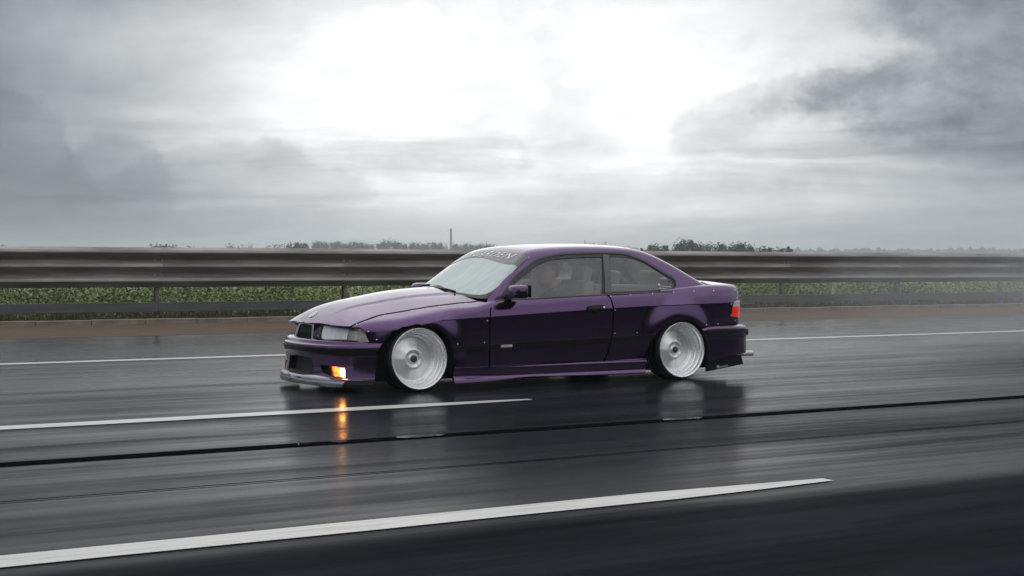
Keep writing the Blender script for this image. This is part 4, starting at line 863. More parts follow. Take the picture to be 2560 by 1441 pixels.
for k_, sgn in ((kf[0], 1), (kf[1], -1)):
    b_ = patch('grille_mesh', NOSE, [Lki], GRILL, k_, off=0.003, thick=0, step=0.012)
    if sgn < 0:
        me = b_.data
        for v in me.vertices: v.co.y *= -1
        me.flip_normals()
    a0_, a1_ = Lki[:, 0].min() + 0.008, Lki[:, 0].max() - 0.008; z0_, z1_ = Lki[:, 1].min() + 0.006, Lki[:, 1].max() - 0.006
    for i in range(9):
        a_ = a0_ + (a1_ - a0_) * i / 8
        q = world(NOSE.pos(np.array([a_, a_]), np.array([z0_, z1_]))) - ORG; n_ = NOSE.normw(np.array([a_]), np.array([0.5]))[0]
        q = q + n_ * 0.012; q[:, 1] *= sgn
        tube('grille_slat', [tuple(x) for x in q], 0.0026, GRILL, k_, 6)
patch('headlight_surround', NOSE, [[[(803, 811), (880, 818)], [(902, 820.5), (913, 831)], [(926, 857.5)], [(803, 850)], [(800, 846), (802, 825)]]], BLACK, car, off=0.002, mirror='copy', thick=0, step=0.02)
hl = patch('headlight', NOSE, [[[(813.5, 813), (817, 812.6), (877, 818.5)], [(872, 834), (868, 852.3)], [(840, 850.6), (811, 848.3), (806.5, 846)], [(807, 834), (813.5, 813)]]], LENS, car, off=0.010, mirror='copy', thick=0.03, step=0.012)
patch('indicator_lamp', NOSE, [[[(879, 818.8), (896, 820), (903, 822.5)], [(912.5, 833), (923.5, 856)], [(898, 855.3), (869.5, 852.8)], [(873.5, 834), (879, 818.8)]]], INDL, car, off=0.010, mirror='copy', thick=0.03, step=0.012)
patch('sticker', NOSE, [[[(793.8, 836.5)], [(798.6, 837)], [(798.3, 843)], [(793.6, 842.4)]]], principled('dull_orange_sticker', (0.35, 0.13, 0.04), 0.4), nose, off=0.003, thick=0, step=0.006)
# rear bumper
AE = float(RB.arc[-1])
rbm = patch('rear_bumper', RB, [[[(1754.5, 821.5), (1800, 814.5), (1848, 810), ('p', 0.75, 0.485), ('p', AE, 0.485)], [('p', AE, 0.23)], [('p', 0.72, 0.225), (1840, 888), (1800, 898), (1770, 905.8)], [(1766.5, 867), (1762, 842), (1754.5, 821.5)]]], PAINT, car, mirror='merge', step=0.015, rows=(0.395, 0.40, 0.455, 0.46, 0.48))
patch('bumper_strip', RB, [[[(1765.5, 826.5), (1800, 823), ('p', 0.66, 0.455), ('p', AE, 0.46)], [('p', AE, 0.405)], [('p', 0.7, 0.402), (1863, 829.5), (1770.5, 838.5)]]], BLACK, rbm, off=0.012, mirror='merge', thick=0.015, step=0.015)
# tail panel and lamps
patch('tail_corner', BODY, [[[('p', 4.285, 0.33), ('p', 4.379, 0.33)], [('p', 4.379, L1 + 0.06)], [('p', 4.285, L1 + 0.06)]]], PAINT, car, off=-0.004, mirror='copy', thick=0.0, step=0.012)
patch('tail_lamp', BODY, [[[('p', 4.312, 0.455), ('p', 4.379, 0.455)], [('p', 4.379, 0.575)], [('p', 4.312, 0.575)]]], TAILR, car, off=0.003, mirror='copy', thick=0.01, step=0.012)
tp = bmesh.new(); box_bm(tp, lc(4.345, 0, 0.66), (0.05, 1.12, 0.42)); tail = from_bm('tail_panel', tp, PAINT, car)
tl = patch('tail_lamp', BODY, [[[(1832.3, 767.5)], [(1848, 766.5)], [(1849.5, 793)], [(1830, 792)]]], TAILR, car, off=0.006, mirror='copy', thick=0.02, step=0.01)
patch('reversing_lens', BODY, [[[(1835.5, 754.8), (1840, 752.4), (1846.5, 752)], [(1848, 766)], [(1832.5, 766.8)]]], TAILW, car, off=0.006, mirror='copy', thick=0.02, step=0.01)
patch('lamp_divider', BODY, [[[(1831.3, 780.6)], [(1848.9, 780)], [(1849, 781.2)], [(1831.2, 781.8)]]], BLACK, tl[0], off=0.0075, thick=0.002, step=0.01)
for sg in (1, -1):
    t_ = bmesh.new(); box_bm(t_, (lc(4.376, 0, 0.655)[0], sg * -0.38, 0.655), (0.025, 0.32, 0.14)); from_bm('tail_lamp', t_, TAILR, car)
tb = bmesh.new(); box_bm(tb, lc(4.376, 0, 0.62), (0.012, 0.52, 0.12)); pl = from_bm('number_plate', tb, WHITE, car)
# door handle and lock
hd = patch('door_handle', BODY, [[[(1467, 777.6), (1467.3, 770), (1468.8, 767), (1472, 765.6)], [(1490, 764), (1507.5, 763.1)], [(1511.5, 766), (1515, 774.8)], [(1490, 776.2)]]], BLACK, door[0], off=0.012, mirror='copy', far_parent=door[1], thick=0.014, step=0.01)
patch('handle_grip', BODY, [[[(1470, 771.5), (1502, 769)], [(1502.5, 775.5)], [(1470, 777.2)]]], BLACK, door[0], off=0.024, mirror='copy', far_parent=door[1], thick=0.014, step=0.008)
patch('handle_recess', BODY, [[[(1476.5, 777.6)], [(1479, 781.3), (1483, 783), (1490, 783.2), (1497, 782.3), (1501, 780), (1503, 776)]]], DARK, door[0], off=0.002, mirror='copy', far_parent=door[1], thick=0.0, step=0.008)
def stud(name, surf, u, v, r, h, mat, parent, n=10):
    a, b = surf.inv(u, v); p = world(surf.pos(a, b)) ; nn = surf.normw(np.array([a]), np.array([b]))[0]
    return p - ORG, nn
RIV = None
def rivet(p, nn, parent, r=0.0062, name='rivet', mat=None):
    global RIV
    if RIV is None or name != 'rivet':
        V, F = lathe([(0.0, r * 0.55), (r * 0.5, r * 0.5), (r * 0.87, r * 0.2), (r, 0.0), (r, -0.002)], 10)
        me = bpy.data.meshes.new(name); me.from_pydata(V, [], F); me.materials.append(mat or CHROME_B); me.polygons.foreach_set('use_smooth', [True] * len(me.polygons)); me.flip_normals()
        if name == 'rivet': RIV = me
    else: me = RIV
    o = bpy.data.objects.new(name, me); o.location = p; o.rotation_euler = Vector(nn).to_track_quat('X', 'Z').to_euler(); return link(o, parent)
CHROME_B = principled('bright_rivet', (0.9, 0.9, 0.92), 0.22, 0.7); add_noise(CHROME_B, 90, 0.15, 0.3)
FR = [(1219.5, 752.8), (1165.4, 758.6), (1098.6, 766.6), (1030.6, 777), (961, 790), (892, 811.5), (920.5, 829.4), (941.7, 850), (1218.5, 802.6), (1211, 857), (1144, 860.5)]
QR = [(1527, 741), (1577, 737.6), (1631.5, 734.5), (1684, 731), (1735, 728.6), (1784, 727), (1838, 726), (1842.7, 745), (1829, 761), (1827, 789), (1837.6, 801.4), (1795, 810), (1766, 812.6), (1538, 776), (1537.5, 833.6), (1593, 832.4)]
for lst, pn in ((FR, fend), (QR, quart)):
    for (u, v) in lst:
        p, nn = stud('rivet', BODY, u, v, 0, 0, None, None); rivet(p + nn * 0.0005, nn, pn[0])
        rivet((p + nn * 0.0005) * np.array([1, -1, 1]), nn * np.array([1, -1, 1]), pn[1])
p, nn = stud('k', BODY, 1507.2, 770.6, 0, 0, None, None); rivet(p + nn * 0.024, nn, door[0], 0.0115, 'lock_cylinder', STEEL)
p, nn = stud('k', GH, 1674.5, 702.3, 0, 0, None, None); rivet(p + nn * 0.001, nn, car, 0.008, 'window_catch', BLACK)
# door mirror
def mirror_housing(sg):
    V = []; F = []; n = 28; rings = [(0.845, 0.55), (0.862, 0.86), (0.885, 0.97), (0.93, 1.0), (0.98, 1.0), (1.012, 0.95), (1.030, 0.82), (1.038, 0.5)]
    for w, k in rings:
        t = (w - 0.845) / 0.19; cs = 1.677 - 0.012 * t; cz = 0.846 - 0.004 * t; hs = 0.072 * k; hz = 0.060 * k
        for i in range(n):
            a = 2 * math.pi * i / n; ca, sa = math.cos(a), math.sin(a); e = 0.42
            x = math.copysign(abs(ca)**e, ca); y = math.copysign(abs(sa)**e, sa)
            fx = 1.0 if x > 0 else (1 - 0.10 * abs(y)**2)
            V.append(lc(cs + hs * x * fx, w * sg, cz + hz * y))
    m = len(rings)
    for j in range(m - 1):
        for i in range(n): F.append((j * n + i, j * n + (i + 1) % n, (j + 1) * n + (i + 1) % n, (j + 1) * n + i))
    F.append(tuple(range(n))); F.append(tuple((m - 1) * n + i for i in reversed(range(n))))
    if sg > 0: F = [tuple(reversed(f)) for f in F]
    o = mesh_from('mirror_housing', V, F, PAINT, door[0] if sg > 0 else door[1])
    bm = bmesh.new(); bm.from_mesh(o.data); bmesh.ops.recalc_face_normals(bm, faces=bm.faces); bm.to_mesh(o.data); bm.free()
    o.data.polygons.foreach_set('use_smooth', [True] * len(o.data.polygons))
    bm = bmesh.new(); box_bm(bm, lc(1.752, 0.945 * sg, 0.845), (0.012, 0.165, 0.108)); bmesh.ops.bevel(bm, geom=bm.edges[:], offset=0.005, segments=2, affect='EDGES'); from_bm('mirror_rim', bm, BLACK, door[0] if sg > 0 else door[1])
    bm = bmesh.new(); box_bm(bm, lc(1.66, 0.835 * sg, 0.80), (0.07, 0.12, 0.035)); bmesh.ops.bevel(bm, geom=bm.edges[:], offset=0.012, segments=2, affect='EDGES'); from_bm('mirror_arm', bm, BLACK, door[0] if sg > 0 else door[1])
mirror_housing(1); mirror_housing(-1)
# bonnet roundel
def disc_on(surf, a, b, rings, parent):
    """flat enamel badge lying on a surface: rings = (r0, r1, material, angle span list)"""
    p = world(surf.pos(a, b)) - ORG; nn = Vector(surf.normw(np.array([a]), np.array([b]))[0]); t = Vector((1, 0, 0)); t = (t - nn * t.dot(nn)).normalized(); u = nn.cross(t)
    for k, (r0, r1, h, mat, spans, nm) in enumerate(rings):
        V = []; F = []
        for (q0, q1) in spans:
            n = max(4, int((q1 - q0) / 10))
            for i in range(n + 1):
                th = math.radians(q0 + (q1 - q0) * i / n); d = t * math.cos(th) + u * math.sin(th); base = Vector(p)
                V += [base + d * r0 + nn * h, base + d * r1 + nn * h, base + d * r1]
            s0 = len(V) - 3 * (n + 1)
            for i in range(n): j = s0 + 3 * i; F += [(j, j + 1, j + 4, j + 3), (j + 1, j + 2, j + 5, j + 4)]
        mesh_from(nm, V, F, mat, parent, smooth=False)
a_, b_ = BODY.inv(783.5, 786.5)
RINGM = principled('silver_sheen_enamel', (0.8, 0.8, 0.82), 0.35, 0.1); RINGG = principled('grey_enamel', (0.3, 0.3, 0.33), 0.3)  # bonnet badge's outer ring: its white reflection is put into the silver colour
disc_on(BODY, a_, b_, [(0.030, 0.043, 0.004, RINGM, [(0, 360)], 'badge_ring'), (0.026, 0.030, 0.0045, RINGG, [(0, 360)], 'badge_ring'), (0.0, 0.026, 0.0043, WHITE, [(0, 90), (180, 270)], 'badge_field'), (0.0, 0.026, 0.0043, BLUE, [(90, 180), (270, 360)], 'badge_field')], hood)
# lettering
def text_mesh(body, shear=0.0, size=1.0):
    cu = bpy.data.curves.new('lettering', 'FONT'); cu.body = body; cu.size = size; cu.shear = shear; cu.resolution_u = 2; cu.space_character = 1.0
    o = bpy.data.objects.new('lettering', cu); COL.objects.link(o); dg = bpy.context.evaluated_depsgraph_get(); me = bpy.data.meshes.new_from_object(o.evaluated_get(dg)); bpy.data.objects.remove(o); return me
def text_on(name, body, fun, width, height, mat, parent, shear=0.0, bold=0.0):
    me = text_mesh(body, shear)
    bm = bmesh.new(); bm.from_mesh(me); bmesh.ops.triangulate(bm, faces=bm.faces)
    bmesh.ops.subdivide_edges(bm, edges=[e for e in bm.edges if e.calc_length() > 0.3], cuts=2); bmesh.ops.triangulate(bm, faces=bm.faces)
    xs = [v.co.x for v in bm.verts]; ys = [v.co.y for v in bm.verts]; x0, x1, y0, y1 = min(xs), max(xs), min(ys), max(ys)
    for v in bm.verts:
        v.co = Vector(fun((v.co.x - x0) / (x1 - x0) * width, (v.co.y - y0) / (y1 - y0) * height))
    me2 = bpy.data.meshes.new(name); bm.to_mesh(me2); bm.free(); me2.materials.append(mat); return link(bpy.data.objects.new(name, me2), parent)
def ghtop(w, q, off):
    s = q; 
    for _ in range(4): s = q + float(SW(s)) * w * w
    z = float(Gt(s, w)); h = 1e-3; dzs = (float(Gt(s + h, w)) - z) / h; dzw = (float(Gt(s, w + h)) - z) / h
    n = np.array([-dzs, dzw, 1.0]); n /= np.linalg.norm(n); return world((s, w, z)) - ORG + n * off
text_on('lettering', 'DMKGARDEN', lambda x, y: ghtop(-0.47 + x, 1.782 + y, 0.0035), 0.98, 0.082, GREYV, ws, shear=0.25)
def side_text(surf, u, v, off, rise=0.0):
    a0, b0 = surf.inv(u, v)
    def f(x, y):
        a = a0 + x; b = b0 + y + rise * x; return world(surf.pos(a, b)) - ORG + surf.normw(np.array([a]), np.array([b]))[0] * off
    return f
WV2 = principled('bright_white_sticker', (0.85, 0.86, 0.86), 0.45)
text_on('lettering', 'LANSBORGHM', side_text(GH, 1650, 715.5, 0.002 - 0.008), 0.13, 0.022, WV2, gq[0]); text_on('lettering', 'CARSHOW', side_text(GH, 1649, 721.8, -0.006), 0.112, 0.022, WV2, gq[0])
disc_on(GH, *GH.inv(1647.3, 712), [(0.004, 0.011, 0.003, WV2, [(0, 360)], 'sticker_ring')], gq[0])
bp_ = patch('badge', BODY, [[[(1251, 862.6)], [(1279, 861.2)], [(1279.5, 867)], [(1251, 868.8)]]], RINGM, mould[0], off=0.011, thick=0.004, step=0.01)
patch('badge', BODY, [[[(1251.2, 862.8)], [(1254.2, 862.5)], [(1254.2, 868.4)], [(1251.2, 868.6)]]], principled('pink_enamel', (0.7, 0.4, 0.42), 0.3), mould[0], off=0.0118, thick=0.001, step=0.01)
text_on('lettering', 'SPORT', side_text(BODY, 1256, 867.6, 0.0125, 0.03), 0.075, 0.013, RINGG, mould[0], shear=0.3)
# exhaust, splash plate
tube('exhaust_pipe', [lc(4.10, 0.62, 0.205), lc(4.36, 0.62, 0.203), lc(4.56, 0.62, 0.203)], [0.024, 0.026, 0.027], STEEL, car, 20)
V = [lc(3.83, 0.80, 0.140), lc(4.27, 0.80, 0.205), lc(4.30, 0.80, 0.115), lc(3.84, 0.80, 0.055)]; V2 = [(x, y + 0.006, z) for x, y, z in V]
sp_ = mesh_from('splash_plate', V + V2, [(0, 1, 2, 3)[::-1], (4, 5, 6, 7), (0, 4, 5, 1)[::-1], (1, 5, 6, 2)[::-1], (2, 6, 7, 3)[::-1], (3, 7, 4, 0)[::-1]], BLACK, car, smooth=False)
def plate(x, y): return lc(4.005 + x, 0.8035, 0.086 + y + 0.14 * x)
text_on('lettering', 'evolution', plate, 0.10, 0.022, WHITE, sp_, shear=0.35)
for k in range(6):
    a = k * math.pi / 3; c = (3.985 + 0.011 * math.cos(a), 0.100 + 0.011 * math.sin(a)); V = [lc(c[0] + 0.006 * math.cos(t), 0.8035, c[1] + 0.006 * math.sin(t)) for t in [j * math.pi / 4 for j in range(8)]]
    mesh_from('emblem_petal', V, [tuple(range(8))], WHITE, sp_, smooth=False)
patch('scuttle_corner', BODY, [[[('p', 1.02, L1 + 0.015), ('p', 1.62, L1 - 0.01)], [('p', 1.62, L1 + L2 + 0.05)], [('p', 1.40, L1 + L2 + 0.07)], [('p', 1.02, L1 + L2 - 0.02)]]], PAINT, car, off=-0.005, mirror='copy', thick=0)
# wipers
for j_, px_l in enumerate([[(1140, 735), (1120, 729), (1095, 725), (1072, 722.5)]]):
    pp = []
    for (u, v) in px_l: a_, b_ = GH.inv(u, v); pp.append(world(GH.pos(a_, b_)) - ORG + GH.normw(np.array([a_]), np.array([b_]))[0] * 0.022)
    wv = tube('wiper', pp, [0.011, 0.010, 0.008, 0.006], BLACK, car, 8)
    tube('wiper_blade', [tuple(p_ - np.array([0, 0, 0.012])) for p_ in pp[1:]], 0.008, RUBBER, wv, 6)
pp = [ghtop(w_, 1.345, 0.022) for w_ in (-0.10, -0.30, -0.50, -0.66)]
wv = tube('wiper', pp, [0.011, 0.010, 0.008, 0.006], BLACK, car, 8); tube('wiper_blade', [tuple(p_ - np.array([0, 0, 0.012])) for p_ in pp[1:]], 0.008, RUBBER, wv, 6)
# cowl panel under the screen
patch('cowl_panel', BODY, [[[('p', 1.27, b3)], [('p', 1.30, b3 - 0.4), ('p', 1.36, L1 + L2 + 0.05)], [('p', 1.62, L1 + L2 + 0.03)], [('p', 1.50, b3)]]], BLACK, car, off=-0.012, mirror='merge', thick=0)
# dark inner structure
bm = bmesh.new()
for c, d in (((2.2, 0, 0.15), (4.1, 1.20, 0.14)), ((2.10, 0, 0.17), (1.96, 1.56, 0.14)), ((0.74, 0, 0.36), (0.7, 1.04, 0.30)), ((1.2, 0, 0.36), (0.2, 1.50, 0.48)),
             ((4.05, 0, 0.47), (0.5, 1.40, 0.60)), ((3.49, 0, 0.40), (1.0, 1.02, 0.46)), ((0.745, 0, 0.30), (0.9, 1.02, 0.26)), ((3.55, 0, 0.55), (0.7, 1.06, 0.46)), ((0.30, 0, 0.30), (0.20, 1.25, 0.26)), ((2.2, 0.77, 0.41), (1.72, 0.02, 0.56)), ((2.2, -0.77, 0.41), (1.72, 0.02, 0.56))):
    box_bm(bm, lc(*c), d)
from_bm('underbody', bm, DARK, car)
for s0 in (0.745, 3.49):
    for sg in (1, -1):
        V = []; F = []; n = 24
        for i in range(n + 1):
            t = -0.35 + (math.pi + 0.7) * i / n
            for w in (0.52, 0.765): V.append(lc(s0 + 0.335 * math.cos(t), w * sg, 0.285 + 0.335 * math.sin(t)))
        for i in range(n): F.append((2 * i, 2 * i + 1, 2 * i + 3, 2 * i + 2))
        V.append(lc(s0, 0.52 * sg, 0.285)); c = len(V) - 1
        for i in range(n): F.append((2 * i, 2 * i + 2, c))
        mesh_from('wheel_arch_liner', V, F, DARK, car)
# wheels
def fins(r, th): return 0.0007 * math.cos(10 * th) * max(0, min(1, (r - 0.075) / 0.02)) * max(0, min(1, (0.172 - r) / 0.012))
RIMP = [(0.236, -0.262), (0.250, -0.262), (0.236, -0.10), (0.246, -0.018), (0.257, -0.012), (0.2595, -0.004), (0.2565, 0.0), (0.250, -0.002), (0.2445, -0.008), (0.2415, -0.014), (0.2395, -0.034), (0.2345, -0.040), (0.2290, -0.044), (0.2260, -0.050), (0.2240, -0.076), (0.2195, -0.083), (0.2130, -0.087), (0.2095, -0.094), (0.2065, -0.120), (0.200, -0.128), (0.1930, -0.132), (0.1885, -0.140), (0.1860, -0.150), (0.1815, -0.153)]
FACEP = [(0.1815, -0.153), (0.170, -0.150), (0.155, -0.146), (0.135, -0.140), (0.115, -0.132), (0.095, -0.122), (0.080, -0.116), (0.068, -0.116), (0.060, -0.122), (0.052, -0.128), (0.044, -0.128), (0.038, -0.122), (0.034, -0.117), (0.030, -0.117), (0.029, -0.124)]
CAPP = [(0.029, -0.124), (0.028, -0.108), (0.024, -0.104), (0.016, -0.104), (0.015, -0.101), (0.0, -0.100)]
TYREP = [(0.248, -0.012), (0.256, -0.013), (0.268, -0.019), (0.276, -0.030), (0.2800, -0.044), (0.2810, -0.06), (0.2810, -0.088), (0.275, -0.090), (0.275, -0.096), (0.2812, -0.098), (0.2812, -0.138), (0.275, -0.140), (0.275, -0.146), (0.2812, -0.148), (0.2812, -0.19), (0.275, -0.192), (0.275, -0.198), (0.281, -0.20), (0.280, -0.24), (0.27, -0.256), (0.248, -0.262)]
def wheel_mesh(name, prof, mat, n=128, fin=False):
    V, F = lathe(prof, n)
    if fin:
        V = [(x + fins(math.hypot(y, z), math.atan2(z, y)), y, z) for x, y, z in V]
    me = bpy.data.meshes.new(name); me.from_pydata(V, [], F); me.materials.append(mat); me.polygons.foreach_set('use_smooth', [True] * len(me.polygons))
    bm = bmesh.new(); bm.from_mesh(me); bmesh.ops.remove_doubles(bm, verts=bm.verts, dist=1e-5); bmesh.ops.recalc_face_normals(bm, faces=bm.faces); bm.to_mesh(me); bm.free(); me.polygons.foreach_set('use_smooth', [True] * len(me.polygons)); return me
M_RIM = wheel_mesh('rim', RIMP, STEEL, 160); M_FACE = wheel_mesh('wheel_disc', FACEP, BRUSH, 240, True); M_CAP = wheel_mesh('centre_cap', CAPP, principled('grey_cap', (0.05, 0.06, 0.075), 0.4), 40); M_TYRE = wheel_mesh('tyre', TYREP, RUBBER, 128)
V, F = lathe([(0.0, 0.008), (0.006, 0.007), (0.0075, 0.0), (0.0075, -0.01)], 8); M_BOLT = bpy.data.meshes.new('wheel_bolt'); M_BOLT.from_pydata(V, [], F); M_BOLT.materials.append(BRUSH)
V, F = lathe([(0.0, -0.15), (0.17, -0.15), (0.175, -0.17), (0.0, -0.172)], 48)
def rot_bm():
    pass
for (s0, w0, z0, cam_) in ((0.745, 0.885, 0.2835, 3.0), (3.500, 0.882, 0.2800, 2.0)):
    for sg in (1, -1):
        wh = bpy.data.objects.new('wheel', M_TYRE); wh.name = 'wheel'
        n = Vector((0, -sg * math.cos(math.radians(cam_)), math.sin(math.radians(cam_)))); x = n; y = Vector((1, 0, 0)); z = x.cross(y)
        M = Matrix((x, y, z)).transposed().to_4x4(); M.translation = Vector(lc(s0, w0 * sg, z0)); wh.matrix_basis = M; link(wh, car)
        for nm, me in (('rim', M_RIM), ('wheel_disc', M_FACE), ('centre_cap', M_CAP)): link(bpy.data.objects.new(nm, me), wh)
        for k in range(5):
            b = bpy.data.objects.new('wheel_bolt', M_BOLT); th = 2 * math.pi * k / 5 + 0.4; b.location = (-0.121, 0.060 * math.cos(th), 0.060 * math.sin(th)); link(b, wh)
# interior
def seat_part(name, c, d, rx, mat, parent, bev=0.04):
    bm = bmesh.new(); box_bm(bm, (0, 0, 0), d); bmesh.ops.bevel(bm, geom=bm.edges[:], offset=bev, segments=4, affect='EDGES', profile=0.6)
    bmesh.ops.transform(bm, matrix=Matrix.Translation(Vector(lc(*c))) @ Matrix.Rotation(rx, 4, 'Y'), verts=bm.verts); return from_bm(name, bm, mat, parent, True)
for w in (0.37, -0.37):
    st = seat_part('seat', (2.28, w, 0.42), (0.50, 0.50, 0.14), -0.05, SEATM, car)
    seat_part('backrest', (2.60, w, 0.66), (0.13, 0.48, 0.56), 0.26, SEATM, st, 0.05); seat_part('headrest', (2.70, w, 0.985), (0.09, 0.25, 0.16), 0.2, SEATM, st, 0.035)
rs = seat_part('rear_seat', (3.12, 0, 0.46), (0.48, 1.15, 0.16), -0.05, SEATM, car)
seat_part('backrest', (3.40, 0, 0.66), (0.14, 1.18, 0.46), 0.34, SEATM, rs, 0.05)
for w in (0.34, -0.34): seat_part('headrest', (3.50, w, 0.945), (0.10, 0.27, 0.16), 0.2, SEATM, rs, 0.04)
seat_part('parcel_shelf', (3.75, 0, 0.83), (0.5, 1.2, 0.03), 0, DASH, car, 0.01)
seat_part('dashboard', (1.70, 0, 0.70), (0.40, 1.22, 0.18), 0.10, DASH, car, 0.05)
q = []
for i in range(32):
    t = 2 * math.pi * i / 32; q.append(lc(1.965 - 0.065 * math.sin(t), 0.37 + 0.185 * math.cos(t), 0.725 + 0.172 * math.sin(t)))
sw_ = tube('steering_wheel', q, 0.014, DASH, car, 8, True)
tube('steering_hub', [lc(1.80, 0.37, 0.66), lc(1.95, 0.37, 0.722)], [0.03, 0.05], DASH, sw_, 12)
for e in ((0.37 + 0.17, 0.725, 1.965), (0.37 - 0.17, 0.725, 1.965), (0.37, 0.56, 2.02)): tube('steering_spoke', [lc(1.955, 0.37, 0.722), lc(e[2], e[0], e[1])], 0.014, DASH, sw_, 6)
# ------------------------------------------------------------------ the driver
SKIN = principled('skin', (0.48, 0.27, 0.19), 0.5, 0.0, Subsurface_Weight=0.15); add_noise(SKIN, 20, (0.44, 0.24, 0.165), (0.52, 0.30, 0.21), 'Base Color')
SHIRT = principled('dark_grey_top', (0.06, 0.065, 0.075), 0.85); add_noise(SHIRT, 40, (0.05, 0.055, 0.062), (0.08, 0.085, 0.095), 'Base Color')
HAIR = principled('dark_brown_hair', (0.02, 0.014, 0.01), 0.6); add_noise(HAIR, 120, 0.45, 0.75)
def skin_obj(name, verts, edges, radii, mat, parent, loc, root=0, sub=2):
    me = bpy.data.meshes.new(name); me.from_pydata(verts, edges, []); o = bpy.data.objects.new(name, me); COL.objects.link(o)
    md = o.modifiers.new('s', 'SKIN'); md.use_smooth_shade = True
    for i, v in enumerate(me.skin_vertices[0].data): v.radius = (radii[i], radii[i]) if not isinstance(radii[i], tuple) else radii[i]; v.use_root = (i == root)
    sb = o.modifiers.new('u', 'SUBSURF'); sb.levels = sub; sb.render_levels = sub
    m2 = bpy.data.meshes.new_from_object(o.evaluated_get(bpy.context.evaluated_depsgraph_get())); bpy.data.objects.remove(o)
    m2.materials.clear(); m2.materials.append(mat); m2.polygons.foreach_set('use_smooth', [True] * len(m2.polygons)); o = bpy.data.objects.new(name, m2); return link(o, parent)
drv = empty('person', tuple(np.array(lc(2.36, 0.37, 0.47)) + ORG))
tag(drv, 'driver with short dark hair and a dark grey top behind the misted door window', 'person')
def dl(s, w, z): return tuple(np.array(lc(s, w, z)) - np.array(lc(2.36, 0.37, 0.47)))
vs = [(2.44, 0.37, 0.52), (2.49, 0.37, 0.64), (2.49, 0.37, 0.76), (2.44, 0.37, 0.835), (2.38, 0.37, 0.90), (2.45, 0.55, 0.79), (2.30, 0.62, 0.62), (2.06, 0.54, 0.76), (2.45, 0.19, 0.79), (2.30, 0.12, 0.62), (2.06, 0.20, 0.76),
      (2.38, 0.46, 0.50), (2.00, 0.47, 0.52), (1.80, 0.46, 0.30), (2.38, 0.28, 0.50), (2.00, 0.27, 0.52), (1.80, 0.28, 0.30)]
ed = [(0, 1), (1, 2), (2, 3), (3, 4), (2, 5), (5, 6), (6, 7), (2, 8), (8, 9), (9, 10), (0, 11), (11, 12), (12, 13), (0, 14), (14, 15), (15, 16)]
rd = [0.13, 0.13, 0.14, 0.07, 0.055, 0.065, 0.048, 0.032, 0.065, 0.048, 0.032, 0.085, 0.062, 0.05, 0.085, 0.062, 0.05]
skin_obj('body', [dl(*v) for v in vs], ed, rd, SHIRT, drv, None)
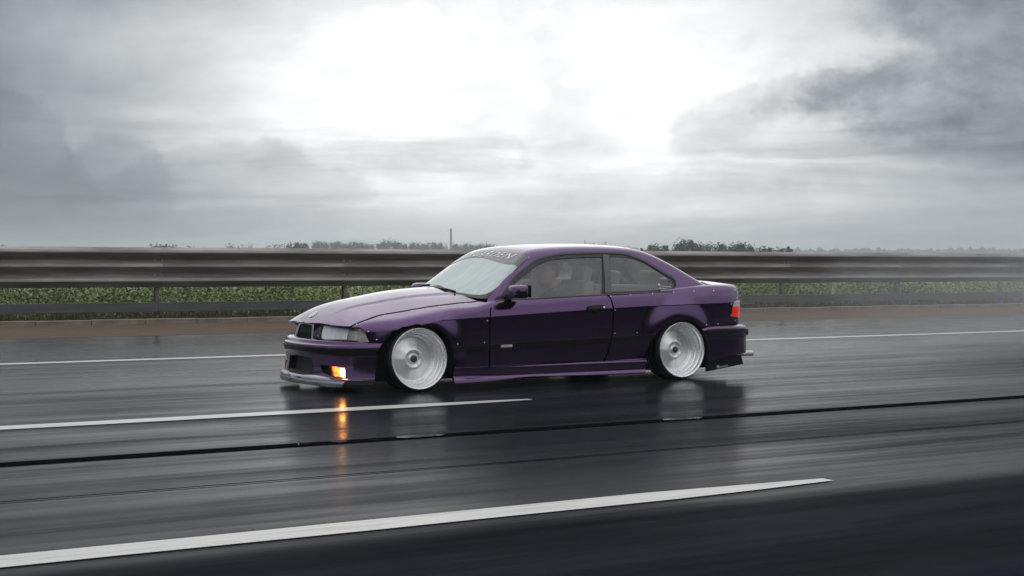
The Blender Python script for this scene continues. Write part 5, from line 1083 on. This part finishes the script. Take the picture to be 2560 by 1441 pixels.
# head: shaped sphere with brow, nose, chin, ears
def head_mesh(hair=False):
    bm = bmesh.new(); bmesh.ops.create_uvsphere(bm, u_segments=48, v_segments=32, radius=1.0)
    for v in bm.verts:
        x, y, z = v.co        # -x forward
        X = x * 0.098; Y = y * 0.076; Z = z * 0.118
        f = max(0, -x)
        if z < 0: Y *= 1 - 0.28 * (-z)**1.3; X = X * (1 - 0.12 * (-z)) - 0.012 * f * (-z)
        if x > 0 and z < -0.2: X *= 1 - 0.35 * min(1, (-z - 0.2) * 1.5)
        g = lambda cy, cz, sy, sz: math.exp(-((y - cy) / sy)**2 - ((z - cz) / sz)**2)
        if x < 0 and not hair:
            X -= 0.026 * g(0, -0.16, 0.13, 0.16) + 0.008 * g(0, 0.06, 0.12, 0.2); X += 0.012 * (g(0.36, 0.06, 0.17, 0.12) + g(-0.36, 0.06, 0.17, 0.12)); X -= 0.007 * g(0, 0.24, 0.6, 0.1)
            X -= 0.008 * g(0, -0.44, 0.25, 0.06) + 0.007 * g(0, -0.54, 0.22, 0.06); X += 0.004 * g(0, -0.49, 0.3, 0.03); X -= 0.012 * g(0, -0.78, 0.3, 0.16)
        if not hair:
            for sg in (1, -1):
                e = math.exp(-((x - 0.12) / 0.13)**2 - ((z + 0.05) / 0.2)**2) * (1 if y * sg > 0.6 else 0); Y += sg * 0.016 * e; X += 0.008 * e
        v.co = (X, Y, Z)
    if hair:
        kill = [v for v in bm.verts if not (v.co.z > 0.045 - 0.0 * v.co.x if v.co.x < -0.02 else v.co.z > -0.035 + max(0, 0.03 - v.co.x) * 0.9)]
        bmesh.ops.delete(bm, geom=kill, context='VERTS')
        for v in bm.verts: v.co *= 1.075; v.co.z += 0.004; v.co += Vector((math.sin(v.co.x * 330 + v.co.y * 210), math.sin(v.co.y * 370 + v.co.z * 150), math.sin(v.co.z * 410 + v.co.x * 190))) * 0.0016
    return bm
for nm, hr, mt_ in (('head', False, SKIN), ('hair', True, HAIR)):
    o = from_bm(nm, head_mesh(hr), mt_, drv, True); o.location = dl(2.325, 0.37, 1.005); o.rotation_euler = (0, 0.10, 0.05); o.scale = (1.08, 1.08, 1.08)
skin_obj('neck', [dl(2.41, 0.37, 0.86), dl(2.36, 0.37, 0.93), dl(2.34, 0.37, 0.99)], [(0, 1), (1, 2)], [0.058, 0.055, 0.05], SKIN, drv, None)
for sg in (1, -1):                                       # hands closed round the rim
    w = 0.37 + sg * 0.185; vs = [(2.06, w + sg * 0.0, 0.76), (2.01, w, 0.755), (1.975, w, 0.752)]; ed = [(0, 1), (1, 2)]; rd = [0.028, (0.03, 0.036), (0.022, 0.034)]
    for k in range(4):
        b = len(vs); zz = 0.785 - k * 0.021; vs += [(1.972, w + 0.012 * sg, zz), (1.944, w + 0.012 * sg, zz + 0.002), (1.937, w - 0.014 * sg, zz + 0.002), (1.958, w - 0.026 * sg, zz)]; ed += [(2, b), (b, b + 1), (b + 1, b + 2), (b + 2, b + 3)]; rd += [0.0100, 0.0094, 0.0088, 0.0076]
    b = len(vs); vs += [(1.995, w - 0.022 * sg, 0.79), (1.965, w - 0.03 * sg, 0.81)]; ed += [(1, b), (b, b + 1)]; rd += [0.012, 0.009]
    skin_obj('hand', [dl(*v) for v in vs], ed, rd, SKIN, drv, None, sub=1)
